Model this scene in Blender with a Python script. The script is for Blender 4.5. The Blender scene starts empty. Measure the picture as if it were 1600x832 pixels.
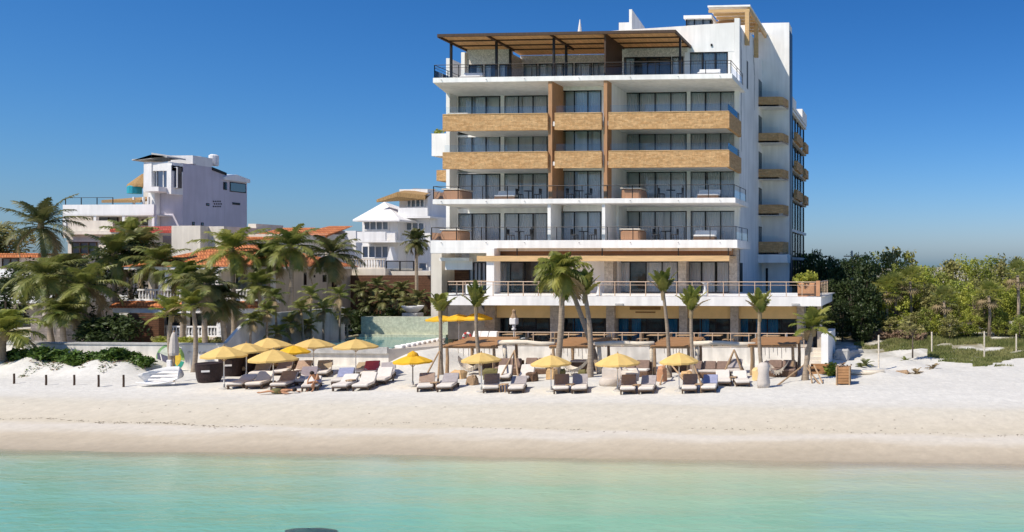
import bpy, math, random
from mathutils import Vector, Matrix
S = bpy.context.scene
COL = S.collection
R = math.radians
# ---------------------------------------------------------------- camera, sky, sun, exposure
F_PX, PPX, HOR, CAMZ = 1300.0, 1337.0, 416.0, 8.0
TH = math.atan(83.0 / 1300.0)
cd = bpy.data.cameras.new('camera')
cam = bpy.data.objects.new('camera', cd); COL.objects.link(cam)
cam.location = (0, 0, CAMZ); cam.rotation_euler = (R(90), 0, TH)
cd.sensor_width = 36; cd.lens = 36 * F_PX / 1600; cd.shift_x = -(PPX - 800) / 1600
cd.clip_start = 0.5; cd.clip_end = 8000
S.camera = cam
SUN = Vector((0.80, 1.05, -1.6)).normalized()
w = bpy.data.worlds.new('World'); S.world = w; w.use_nodes = True
nt = w.node_tree
sky = nt.nodes.new('ShaderNodeTexSky'); sky.sky_type = 'NISHITA'; sky.sun_disc = False
sky.sun_elevation = math.asin(-SUN.z); sky.sun_rotation = math.atan2(-SUN.x, -SUN.y)
sky.air_density = 1.0; sky.dust_density = 0.7; sky.ozone_density = 4.0; sky.altitude = 0
bg = nt.nodes['Background']; bg.inputs[1].default_value = 0.10
sc_ = nt.nodes.new('ShaderNodeSeparateColor'); cb_ = nt.nodes.new('ShaderNodeCombineColor'); nt.links.new(sky.outputs[0], sc_.inputs[0])
for c_, (g_, k_) in enumerate(((1.90, .117), (1.31, .356), (1.11, .690))):   # grade of the sky colour, channel by channel
    pw_ = nt.nodes.new('ShaderNodeMath'); pw_.operation = 'POWER'; pw_.inputs[1].default_value = g_
    ml_ = nt.nodes.new('ShaderNodeMath'); ml_.operation = 'MULTIPLY'; ml_.inputs[1].default_value = k_
    nt.links.new(sc_.outputs[c_], pw_.inputs[0]); nt.links.new(pw_.outputs[0], ml_.inputs[0]); nt.links.new(ml_.outputs[0], cb_.inputs[c_])
nt.links.new(cb_.outputs[0], bg.inputs[0])
sl = bpy.data.lights.new('sun', 'SUN'); sl.energy = 3.5; sl.angle = R(0.55); sl.color = (1.0, 0.92, 0.79)
so = bpy.data.objects.new('sun', sl); COL.objects.link(so)
so.rotation_euler = SUN.to_track_quat('-Z', 'Y').to_euler(); so.location = (-40, -40, 60)
S.view_settings.view_transform = 'Standard'; S.view_settings.look = 'None'
S.cycles.diffuse_bounces = 10; S.cycles.max_bounces = 16; S.cycles.transparent_max_bounces = 16
S.view_settings.exposure = 0.50; S.view_settings.gamma = 1.0

# ---------------------------------------------------------------- mapping helpers
def P(px, py, Y):
    a = math.atan((px - PPX) / F_PX) - TH
    X = Y * math.tan(a); D = -X * math.sin(TH) + Y * math.cos(TH)
    return Vector((X, Y, CAMZ - (py - HOR) * D / F_PX))
def PX(px, Y): return P(px, HOR, Y).x
def PZ(px, py, Y): return P(px, py, Y).z
def G(px, py, z=1.2):
    D = F_PX * (CAMZ - z) / (py - HOR); xc = (px - PPX) / F_PX * D
    return Vector((-math.sin(TH) * D + math.cos(TH) * xc, math.cos(TH) * D + math.sin(TH) * xc, z))
def rect(px0, px1, py0, py1, Y):            # x0, x1, zbottom, ztop on the plane Y
    m = (px0 + px1) / 2
    return PX(px0, Y), PX(px1, Y), PZ(m, py1, Y), PZ(m, py0, Y)
def PY(px, X):                              # the depth at which the plane x = X shows at px
    a = math.atan((px - PPX) / F_PX) - TH
    return X / math.tan(a)

# ---------------------------------------------------------------- mesh builder
class MB:
    def __init__(s): s.v = []; s.f = []; s.m = []
    def add(s, vs, fs, mi=0):
        n = len(s.v); s.v += [tuple(v) for v in vs]
        s.f += [tuple(n + i for i in f) for f in fs]; s.m += [mi] * len(fs); return s
    def box(s, x0, x1, y0, y1, z0, z1, mi=0):
        if x0 > x1: x0, x1 = x1, x0
        if y0 > y1: y0, y1 = y1, y0
        if z0 > z1: z0, z1 = z1, z0
        return s.add([(x0,y0,z0),(x1,y0,z0),(x1,y1,z0),(x0,y1,z0),(x0,y0,z1),(x1,y0,z1),(x1,y1,z1),(x0,y1,z1)],
              [(0,3,2,1),(4,5,6,7),(0,1,5,4),(1,2,6,5),(2,3,7,6),(3,0,4,7)], mi)
    def bev(s, x0, x1, y0, y1, z0, z1, b=0.04, mi=0):   # box with chamfered vertical and top edges
        if x0 > x1: x0, x1 = x1, x0
        if y0 > y1: y0, y1 = y1, y0
        b = min(b, (x1-x0)/3, (y1-y0)/3, (z1-z0)/3)
        def ring(i, z):
            a0,a1,c0,c1 = x0+i, x1-i, y0+i, y1-i
            return [(a0+b,c0,z),(a1-b,c0,z),(a1,c0+b,z),(a1,c1-b,z),(a1-b,c1,z),(a0+b,c1,z),(a0,c1-b,z),(a0,c0+b,z)]
        rs = [ring(b*.7, z0), ring(0, z0+b), ring(0, z1-b), ring(b*.7, z1)]
        vs = [p for r in rs for p in r]; fs = [tuple(range(7,-1,-1)), tuple(range(24,32))]
        for k in range(3):
            for i in range(8):
                j = (i+1) % 8; fs.append((k*8+i, k*8+j, k*8+8+j, k*8+8+i))
        return s.add(vs, fs, mi)
    def prism(s, pts, z0, z1, mi=0):                     # plan polygon (counter-clockwise) extruded
        n = len(pts)
        vs = [(p[0],p[1],z0) for p in pts] + [(p[0],p[1],z1) for p in pts]
        fs = [tuple(range(n-1,-1,-1)), tuple(range(n,2*n))] + [(i,(i+1)%n,n+(i+1)%n,n+i) for i in range(n)]
        return s.add(vs, fs, mi)
    def prism_y(s, pts, y0, y1, mi=0):                   # polygon in x,z extruded along y
        n = len(pts)
        vs = [(p[0],y0,p[1]) for p in pts] + [(p[0],y1,p[1]) for p in pts]
        fs = [tuple(range(n)), tuple(range(2*n-1,n-1,-1))] + [((i+1)%n,i,n+i,n+(i+1)%n) for i in range(n)]
        return s.add(vs, fs, mi)
    def prism_x(s, pts, x0, x1, mi=0):                   # polygon in y,z extruded along x
        n = len(pts)
        vs = [(x0,p[0],p[1]) for p in pts] + [(x1,p[0],p[1]) for p in pts]
        fs = [tuple(range(n)), tuple(range(2*n-1,n-1,-1))] + [((i+1)%n,i,n+i,n+(i+1)%n) for i in range(n)]
        return s.add(vs, fs, mi)
    def tube(s, pts, rad, n=8, cap=True, mi=0):
        pts = [Vector(p) for p in pts]
        if not hasattr(rad, '__len__'): rad = [rad]*len(pts)
        vs = []; fs = []; k = len(pts)
        for i, p in enumerate(pts):
            d = (pts[min(i+1,k-1)] - pts[max(i-1,0)]).normalized()
            up = Vector((0,0,1)) if abs(d.z) < .9 else Vector((0,1,0))
            a = d.cross(up).normalized(); b = a.cross(d).normalized()
            for j in range(n):
                t = 2*math.pi*j/n; vs.append(p + (a*math.cos(t) + b*math.sin(t))*rad[i])
        for i in range(k-1):
            for j in range(n):
                fs.append((i*n+j, i*n+(j+1)%n, (i+1)*n+(j+1)%n, (i+1)*n+j))
        if cap: fs += [tuple(range(n-1,-1,-1)), tuple(range((k-1)*n, k*n))]
        return s.add(vs, fs, mi)
    def lathe(s, prof, c=(0,0,0), n=20, mi=0, a0=0):     # profile of (radius, z)
        vs = []; fs = []
        for r, z in prof:
            for j in range(n):
                t = a0 + 2*math.pi*j/n; vs.append((c[0]+r*math.cos(t), c[1]+r*math.sin(t), c[2]+z))
        for i in range(len(prof)-1):
            for j in range(n):
                fs.append((i*n+j, i*n+(j+1)%n, (i+1)*n+(j+1)%n, (i+1)*n+j))
        fs += [tuple(range(n-1,-1,-1)), tuple(range((len(prof)-1)*n, len(prof)*n))]
        return s.add(vs, fs, mi)
    def rot(s, M, start=0):
        s.v[start:] = [tuple(M @ Vector(v)) for v in s.v[start:]]; return s
    def build(s, name, mat, parent=None, smooth=False):
        if parent is not None:
            o = Vector((0,0,0)); q = parent
            while q: o += q.location; q = q.parent
        else:
            xs = [v[0] for v in s.v]; ys = [v[1] for v in s.v]; zs = [v[2] for v in s.v]
            o = Vector(((min(xs)+max(xs))/2, (min(ys)+max(ys))/2, min(zs)))
        me = bpy.data.meshes.new(name)
        me.from_pydata([(v[0]-o.x, v[1]-o.y, v[2]-o.z) for v in s.v], [], s.f)
        for m in (mat if isinstance(mat, (list, tuple)) else [mat]): me.materials.append(m)
        me.polygons.foreach_set('material_index', s.m)
        if smooth: me.polygons.foreach_set('use_smooth', [True]*len(s.f))
        me.update()
        ob = bpy.data.objects.new(name, me); COL.objects.link(ob)
        if parent is not None: ob.parent = parent
        else: ob.location = o
        return ob
def tag(o, label=None, cat=None, group=None, kind=None):
    if label: o['label'] = label
    if cat: o['category'] = cat
    if group: o['group'] = group
    if kind: o['kind'] = kind
    return o
def thing(name, loc, label, cat, group=None, rz=0):
    o = bpy.data.objects.new(name, None); COL.objects.link(o); o.empty_display_size = .3
    o.location = loc; o.rotation_euler = (0, 0, rz)
    return tag(o, label, cat, group)
def copy_tree(o, parent=None):
    c = o.copy(); COL.objects.link(c)
    if parent is not None: c.parent = parent
    for ch in list(o.children): copy_tree(ch, c)
    return c

# ---------------------------------------------------------------- materials
def _n(nt, t, **kw):
    n = nt.nodes.new(t)
    for k, v in kw.items(): setattr(n, k, v)
    return n
def newmat(name):
    m = bpy.data.materials.new(name); m.use_nodes = True
    return m, m.node_tree, m.node_tree.nodes['Principled BSDF']
def mat(name, col, rough=.7, var=.1, scale=2.5, bump=0, bscale=30, spec=.3, stretch=(1,1,1), transl=0, metal=0, rnd=0, col2=None):
    m, nt, b = newmat(name); L = nt.links.new
    tc = _n(nt, 'ShaderNodeTexCoord'); mp = _n(nt, 'ShaderNodeMapping'); mp.inputs['Scale'].default_value = stretch
    L(tc.outputs['Object'], mp.inputs[0])
    if rnd:
        oi = _n(nt, 'ShaderNodeObjectInfo'); vm = _n(nt, 'ShaderNodeVectorMath', operation='MULTIPLY_ADD')
        L(oi.outputs['Random'], vm.inputs[0]); vm.inputs[1].default_value = (37, 53, 71); L(mp.outputs[0], vm.inputs[2]); src = vm.outputs[0]
    else: src = mp.outputs[0]
    no = _n(nt, 'ShaderNodeTexNoise'); no.inputs['Scale'].default_value = scale; no.inputs['Detail'].default_value = 5; no.inputs['Roughness'].default_value = .65
    L(src, no.inputs['Vector'])
    rp = _n(nt, 'ShaderNodeValToRGB')
    c2 = col2 or tuple(min(1, c*(1+var)) for c in col); c1 = col if col2 else tuple(c*(1-var) for c in col)
    rp.color_ramp.elements[0].position = .32; rp.color_ramp.elements[1].position = .68
    rp.color_ramp.elements[0].color = (*c1, 1); rp.color_ramp.elements[1].color = (*c2, 1)
    L(no.outputs['Fac'], rp.inputs[0]); out = rp.outputs[0]
    if rnd:
        hs = _n(nt, 'ShaderNodeHueSaturation'); mr = _n(nt, 'ShaderNodeMapRange')
        mr.inputs[3].default_value = 1-rnd; mr.inputs[4].default_value = 1+rnd
        L(oi.outputs['Random'], mr.inputs[0]); L(mr.outputs[0], hs.inputs['Value']); L(out, hs.inputs['Color']); out = hs.outputs[0]
    L(out, b.inputs['Base Color'])
    b.inputs['Roughness'].default_value = rough; b.inputs['Specular IOR Level'].default_value = spec; b.inputs['Metallic'].default_value = metal
    if bump:
        n2 = _n(nt, 'ShaderNodeTexNoise'); n2.inputs['Scale'].default_value = bscale; n2.inputs['Detail'].default_value = 4
        L(src, n2.inputs['Vector']); bp = _n(nt, 'ShaderNodeBump'); bp.inputs['Strength'].default_value = bump; bp.inputs['Distance'].default_value = .05
        L(n2.outputs['Fac'], bp.inputs['Height']); L(bp.outputs[0], b.inputs['Normal'])
    if transl:
        tr = _n(nt, 'ShaderNodeBsdfTranslucent'); L(out, tr.inputs[0]); mx = _n(nt, 'ShaderNodeMixShader'); mx.inputs[0].default_value = transl
        L(b.outputs[0], mx.inputs[1]); L(tr.outputs[0], mx.inputs[2]); L(mx.outputs[0], nt.nodes['Material Output'].inputs[0])
    return m
def plaster(name, col, stain_shade=.10, sc=.35):
    """painted render with faint vertical weather streaks and blotches"""
    m, nt, b = newmat(name); L = nt.links.new
    tc = _n(nt, 'ShaderNodeTexCoord'); mp = _n(nt, 'ShaderNodeMapping'); mp.inputs['Scale'].default_value = (2.2, 2.2, .22)
    L(tc.outputs['Object'], mp.inputs[0])
    n1 = _n(nt, 'ShaderNodeTexNoise'); n1.inputs['Scale'].default_value = 1.0; n1.inputs['Detail'].default_value = 6; L(mp.outputs[0], n1.inputs['Vector'])
    n2 = _n(nt, 'ShaderNodeTexNoise'); n2.inputs['Scale'].default_value = sc; n2.inputs['Detail'].default_value = 5; L(tc.outputs['Object'], n2.inputs['Vector'])
    ad = _n(nt, 'ShaderNodeMath', operation='MULTIPLY'); L(n1.outputs['Fac'], ad.inputs[0]); L(n2.outputs['Fac'], ad.inputs[1])
    rp = _n(nt, 'ShaderNodeValToRGB'); rp.color_ramp.elements[0].position = .16; rp.color_ramp.elements[1].position = .34
    rp.color_ramp.elements[0].color = (*[c*(1-stain_shade*2) for c in col], 1); rp.color_ramp.elements[1].color = (*col, 1)
    L(ad.outputs[0], rp.inputs[0]); L(rp.outputs[0], b.inputs['Base Color']); b.inputs['Roughness'].default_value = .75; b.inputs['Specular IOR Level'].default_value = .25
    n3 = _n(nt, 'ShaderNodeTexNoise'); n3.inputs['Scale'].default_value = 14; L(tc.outputs['Object'], n3.inputs['Vector'])
    bp = _n(nt, 'ShaderNodeBump'); bp.inputs['Strength'].default_value = .12; bp.inputs['Distance'].default_value = .03; L(n3.outputs['Fac'], bp.inputs['Height']); L(bp.outputs[0], b.inputs['Normal'])
    return m
def courses(name, c1, c2, cm, bw=.45, bh=.13, mortar=.012, bump=.5, rough=.8):
    """coursed stone / brick / tile running along walls in any horizontal direction"""
    m, nt, b = newmat(name); L = nt.links.new
    tc = _n(nt, 'ShaderNodeTexCoord'); sp = _n(nt, 'ShaderNodeSeparateXYZ'); L(tc.outputs['Object'], sp.inputs[0])
    ad = _n(nt, 'ShaderNodeMath', operation='ADD'); L(sp.outputs[0], ad.inputs[0]); L(sp.outputs[1], ad.inputs[1])
    cb = _n(nt, 'ShaderNodeCombineXYZ'); L(ad.outputs[0], cb.inputs[0]); L(sp.outputs[2], cb.inputs[1])
    br = _n(nt, 'ShaderNodeTexBrick'); br.inputs['Scale'].default_value = 1; br.inputs['Brick Width'].default_value = bw; br.inputs['Row Height'].default_value = bh
    br.inputs['Mortar Size'].default_value = mortar; br.inputs['Color1'].default_value = (*c1,1); br.inputs['Color2'].default_value = (*c2,1); br.inputs['Mortar'].default_value = (*cm,1); br.inputs['Bias'].default_value = -.1
    dn = _n(nt, 'ShaderNodeTexNoise'); dn.inputs['Scale'].default_value = 2.6; L(tc.outputs['Object'], dn.inputs['Vector'])
    dv = _n(nt, 'ShaderNodeVectorMath', operation='MULTIPLY_ADD'); L(dn.outputs['Color'], dv.inputs[0]); dv.inputs[1].default_value = (bw*.5, bh*.45, 0); L(cb.outputs[0], dv.inputs[2])
    L(dv.outputs[0], br.inputs['Vector'])
    no = _n(nt, 'ShaderNodeTexNoise'); no.inputs['Scale'].default_value = 5.5; no.inputs['Detail'].default_value = 8; no.inputs['Roughness'].default_value = .7; L(tc.outputs['Object'], no.inputs['Vector'])
    mr = _n(nt, 'ShaderNodeMapRange'); mr.inputs[1].default_value = .25; mr.inputs[2].default_value = .75; mr.inputs[3].default_value = .62; mr.inputs[4].default_value = 1.38; L(no.outputs['Fac'], mr.inputs[0])
    mx = _n(nt, 'ShaderNodeMix', data_type='RGBA', blend_type='MULTIPLY'); mx.inputs[0].default_value = 1
    L(br.outputs['Color'], mx.inputs[6]); L(mr.outputs[0], mx.inputs[7]); L(mx.outputs[2], b.inputs['Base Color'])
    bp = _n(nt, 'ShaderNodeBump'); bp.inputs['Strength'].default_value = bump; bp.inputs['Distance'].default_value = .03; L(br.outputs['Fac'], bp.inputs['Height']); bp.invert = True; L(bp.outputs[0], b.inputs['Normal'])
    b.inputs['Roughness'].default_value = rough; b.inputs['Specular IOR Level'].default_value = .2
    return m
def glass(name, tint, rough=.02, ior=1.5, base=0.0):
    m, nt, b = newmat(name); L = nt.links.new
    nt.nodes.remove(b)
    tr = _n(nt, 'ShaderNodeBsdfTransparent'); tr.inputs[0].default_value = (*tint, 1)
    gl = _n(nt, 'ShaderNodeBsdfGlossy'); gl.inputs['Roughness'].default_value = rough; gl.inputs[0].default_value = (.9,.95,1,1)
    fr = _n(nt, 'ShaderNodeFresnel'); fr.inputs[0].default_value = ior
    ad = _n(nt, 'ShaderNodeMath', operation='ADD'); ad.use_clamp = True; ad.inputs[1].default_value = base; L(fr.outputs[0], ad.inputs[0])
    tc = _n(nt, 'ShaderNodeTexCoord'); no = _n(nt, 'ShaderNodeTexNoise'); no.inputs['Scale'].default_value = .5; L(tc.outputs['Object'], no.inputs['Vector'])
    bp = _n(nt, 'ShaderNodeBump'); bp.inputs['Strength'].default_value = .06; bp.inputs['Distance'].default_value = .1; L(no.outputs['Fac'], bp.inputs['Height']); L(bp.outputs[0], gl.inputs['Normal'])
    mx = _n(nt, 'ShaderNodeMixShader'); L(ad.outputs[0], mx.inputs[0]); L(tr.outputs[0], mx.inputs[1]); L(gl.outputs[0], mx.inputs[2])
    L(mx.outputs[0], nt.nodes['Material Output'].inputs[0])
    return m
M = {}
M['white'] = plaster('white_render', (.91,.885,.845), .08)
M['white2'] = plaster('white_house_paint', (.82,.81,.80), .07)
M['cream'] = plaster('cream_render', (.72,.66,.57), .10)
M['beige'] = plaster('beige_render', (.60,.52,.43), .12)
M['lilac'] = plaster('grey_lilac_paint', (.56,.53,.60), .06)
M['gardenwall'] = plaster('weathered_white_wall', (.70,.70,.70), .16, .8)
M['beachwall'] = plaster('rough_white_wall', (.80,.76,.69), .12, 1.2)
M['pebble'] = mat('pebble_dash', (.62,.58,.52), .9, .35, 9, .6, 20)
M['ledge'] = courses('tan_ledger_stone', (.54,.31,.135), (.70,.45,.225), (.44,.26,.12), .42, .095, .008, .8)
M['column_stone'] = courses('pale_column_stone', (.42,.37,.31), (.54,.49,.42), (.38,.33,.28), .6, .3, .012, .4)
M['grey_stone'] = courses('grey_brown_block', (.20,.17,.15), (.29,.25,.22), (.16,.14,.12), .5, .22, .015, .5)
M['brown_wall'] = courses('brown_wood_cladding', (.11,.052,.030), (.15,.075,.042), (.05,.025,.015), 4, .16, .012, .4, .6)
M['fin_wood'] = mat('brown_fin_wood', (.44,.235,.115), .6, .2, 3, .2, 12, stretch=(6,6,.5))
M['timber'] = mat('honey_timber', (.62,.40,.19), .6, .15, 2, .1, 10, stretch=(.4,4,4))
M['dark_timber'] = mat('dark_timber', (.07,.040,.024), .6, .25, 2, .1, 10, stretch=(4,4,.5))
M['old_wood'] = mat('weathered_post_wood', (.40,.27,.16), .8, .3, 4, .4, 14, stretch=(5,5,.8), rnd=.15)
M['plank'] = mat('brown_roof_planks', (.36,.19,.085), .75, .3, 2.5, .4, 10, stretch=(.5,7,1), rnd=.1)
M['log'] = mat('bleached_log', (.70,.62,.50), .8, .18, 3, .4, 12, stretch=(.6,4,4), rnd=.06)
M['bamboo'] = mat('bamboo_ceiling', (.66,.44,.22), .7, .28, 2.0, .3, 20, stretch=(9,.5,1), transl=.35)
M['metal'] = mat('dark_bronze_metal', (.022,.020,.020), .45, .1, 2, metal=.4)
M['rail'] = mat('tan_painted_metal', (.60,.43,.30), .5, .06, 2)
M['glass'] = glass('window_glass', (.92,.93,.94), .02, 1.45, .02)
M['dark_glass'] = glass('tinted_window_glass', (.55,.62,.68), .02, 1.35, .0)
M['blue_glass'] = glass('blue_window_glass', (.10,.30,.62), .02, 1.6, .12)
M['rail_glass'] = glass('railing_glass', (.92,.95,.96), .03, 1.35, .0)
M['curtain'] = mat('pale_curtain', (.74,.72,.72), .9, .06, 2, stretch=(8,8,.3), rnd=.04)
M['blue_curtain'] = mat('blue_curtain', (.04,.32,.50), .9, .12, 2, stretch=(8,8,.3))
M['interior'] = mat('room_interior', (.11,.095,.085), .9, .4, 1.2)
M['ochre'] = mat('ochre_panel', (.78,.56,.26), .6, .07, 1.5)
M['ochre_dark'] = mat('brown_sign_paint', (.26,.15,.055), .6, .07, 1.5)
M['navy'] = mat('navy_cladding', (.03,.045,.075), .4, .15, 1)
M['stain_shade'] = mat('grey_shade_streak', (.36,.35,.35), .8, .2, 3)  # shade of the side wall streaks, put into the colour
M['tile'] = courses('orange_roof_tile', (.50,.16,.055), (.62,.25,.10), (.28,.09,.035), .28, .30, .035, .9)
M['red_tile'] = courses('red_roof_tile', (.42,.07,.05), (.52,.12,.08), (.25,.05,.04), .28, .30, .03, .9)
M['thatch'] = mat('dry_thatch', (.40,.25,.11), .95, .35, 5, .8, 18, stretch=(3,3,.6))
M['terracotta'] = mat('terracotta', (.58,.30,.16), .8, .12, 3, rnd=.05)
M['wicker'] = courses('dark_wicker', (.055,.036,.034), (.085,.055,.05), (.03,.02,.02), .10, .05, .01, .8, .55)
M['rattan'] = courses('brown_rattan', (.22,.13,.08), (.28,.17,.11), (.10,.06,.04), .10, .05, .01, .8, .6)
M['steel'] = mat('white_pole', (.74,.72,.68), .4, .04, 2)
M['frame_dark'] = mat('dark_lounger_frame', (.10,.065,.045), .6, .2, 4)
M['cush_white'] = mat('white_cushion', (.72,.66,.59), .9, .06, 5, .2, 12, rnd=.04)
M['towel_brown'] = mat('brown_cover', (.36,.26,.20), .95, .14, 6, .3, 30, rnd=.10)
M['towel_grey'] = mat('grey_cover', (.40,.36,.355), .95, .14, 6, .3, 30, rnd=.08)
M['towel_mauve'] = mat('mauve_cover', (.31,.26,.275), .95, .12, 6, .3, 30)
M['towel_blue'] = mat('slate_blue_cover', (0.289,0.306,0.442), .95, .12, 6, .3, 30)
M['towel_red'] = mat('red_cover', (0.612,0.102,0.119), .95, .12, 6, .3, 30)
M['towel_taupe'] = mat('taupe_cover', (.40,.31,.20), .95, .12, 6, .3, 30)
M['canvas'] = mat('pale_yellow_canvas', (.80,.56,.20), .85, .06, 3, .15, 10, transl=.22, rnd=.05)
M['canvas_v'] = mat('vivid_yellow_canvas', (.85,.50,.035), .85, .06, 3, .15, 10, transl=.22, rnd=.04)
M['canvas_b'] = mat('beige_canvas', (.58,.52,.46), .9, .08, 3, .3, 8)
M['rope'] = mat('cotton_rope', (.78,.70,.58), .95, .1, 8, .3, 30)
M['skin'] = mat('tanned_skin', (.50,.25,.13), .55, .06, 4)
M['sofa_cushion'] = mat('brown_sofa_cushion', (.24,.165,.13), .95, .14, 6, .3, 30)
M['hair'] = mat('dark_hair', (.025,.016,.012), .6, .2, 8)
M['olive'] = mat('olive_cloth', (.16,.14,.055), .9, .1, 6)
M['white_cloth'] = mat('white_cloth', (.76,.73,.70), .9, .05, 6)
M['trunk'] = mat('palm_trunk', (.34,.27,.20), .9, .25, 3, .6, 10, stretch=(.6,.6,5), rnd=.12)
M['bark'] = mat('tree_bark', (.16,.125,.095), .95, .3, 3, .6, 12, stretch=(3,3,.7))
M['frond'] = mat('palm_frond', (0.127,0.180,0.037), .45, .3, .9, transl=.35, rnd=.15, col2=(0.330,0.316,0.090), spec=.4)
M['frond_y'] = mat('young_palm_frond', (0.150,0.206,0.037), .45, .3, .9, transl=.4, rnd=.15, col2=(0.400,0.375,0.088), spec=.4)
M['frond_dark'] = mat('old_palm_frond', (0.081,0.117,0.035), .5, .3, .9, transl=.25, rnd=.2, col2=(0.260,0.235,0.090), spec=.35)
M['frond_dry'] = mat('dry_palm_frond', (.26,.19,.10), .8, .3, 2, transl=.2, col2=(.40,.31,.18))
M['leaf'] = mat('broad_leaf', (0.169,0.227,0.037), .5, .3, .5, transl=.35, rnd=.22, col2=(0.371,0.389,0.085))
M['leaf_y'] = mat('bright_leaf', (0.254,0.321,0.043), .5, .3, .5, transl=.4, rnd=.2, col2=(0.506,0.490,0.092))
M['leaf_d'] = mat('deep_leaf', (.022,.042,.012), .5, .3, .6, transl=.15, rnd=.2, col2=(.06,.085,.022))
M['leaf_o'] = mat('olive_leaf', (0.211,0.220,0.064), .6, .3, .6, transl=.3, rnd=.2, col2=(0.423,0.380,0.144))
M['hedge_leaf'] = mat('sea_grape_leaf', (.050,.11,.018), .45, .3, .8, transl=.2, col2=(.13,.20,.035))
M['dry_brush'] = mat('dry_brush', (.20,.13,.085), .9, .3, 2, transl=.1, col2=(.32,.22,.14))
M['grassblade'] = mat('beach_grass', (.14,.18,.045), .6, .3, .4, transl=.3, col2=(.32,.31,.12))
M['deckfloor'] = mat('terrace_tiles', (.56,.50,.43), .6, .12, 1)
M['poolwall'] = courses('pale_green_stone', (.46,.48,.36), (.52,.53,.40), (.45,.47,.355), .9, .2, .008, .2)
M['concrete'] = mat('grey_concrete', (.46,.45,.43), .9, .2, 2, .4, 10)
M['red'] = mat('red_paint', (.50,.05,.04), .5, .05, 2)
M['turq'] = mat('turquoise_paint', (.03,.33,.42), .5, .05, 2)

# ---------------------------------------------------------------- ground, sea
def sm(a, b, x):
    t = max(0, min(1, (x-a)/(b-a))); return t*t*(3-2*t)
XR_ = [PX(p, 53) for p in (605, 645, 700, 760)]
XD0, XD1 = PX(-30, 49.5), PX(228, 49.5)
def gz(x, y):
    if y < 33.9: z = max(-6, (y-33.9)*.075)
    else:
        z = .5*sm(33.7, 37.6, y)*.9 + .62*sm(36.8, 41.2, y) + .13*sm(41, 46, y)
        z += .9*sm(57, 75, y)
    # sand ramp beside the pool and dune under the hedge
    z += 1.0*sm(XR_[0]-1, XR_[0]+1.0, x)*(1-sm(XR_[2]-2.5, XR_[2]+.5, x))*sm(50.5, 54.6, y)*(1-sm(57.5, 62, y))
    d = sm(XD0-8, XD0, x)*(1-sm(XD1-2.0, XD1+1.2, x))
    z += d*(.75 + .18*math.sin(x*1.1) + .12*math.sin(x*2.7+1))*sm(47.2+.35*math.sin(x*.9), 49.4, y)*(1-sm(51.2, 54, y))
    # rough little hummocks on the right, around the fence
    e = sm(PX(1285, 52), PX(1330, 52), x)*sm(49, 53, y)*(1-sm(66, 74, y))*(1-.75*sm(PX(1440, 56), PX(1510, 56), x))
    z += e*(.10*math.sin(x*1.3+y*.8)+.08*math.sin(x*2.9-y*1.7)+.06*math.sin(x*.55+2))
    return z
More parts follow.
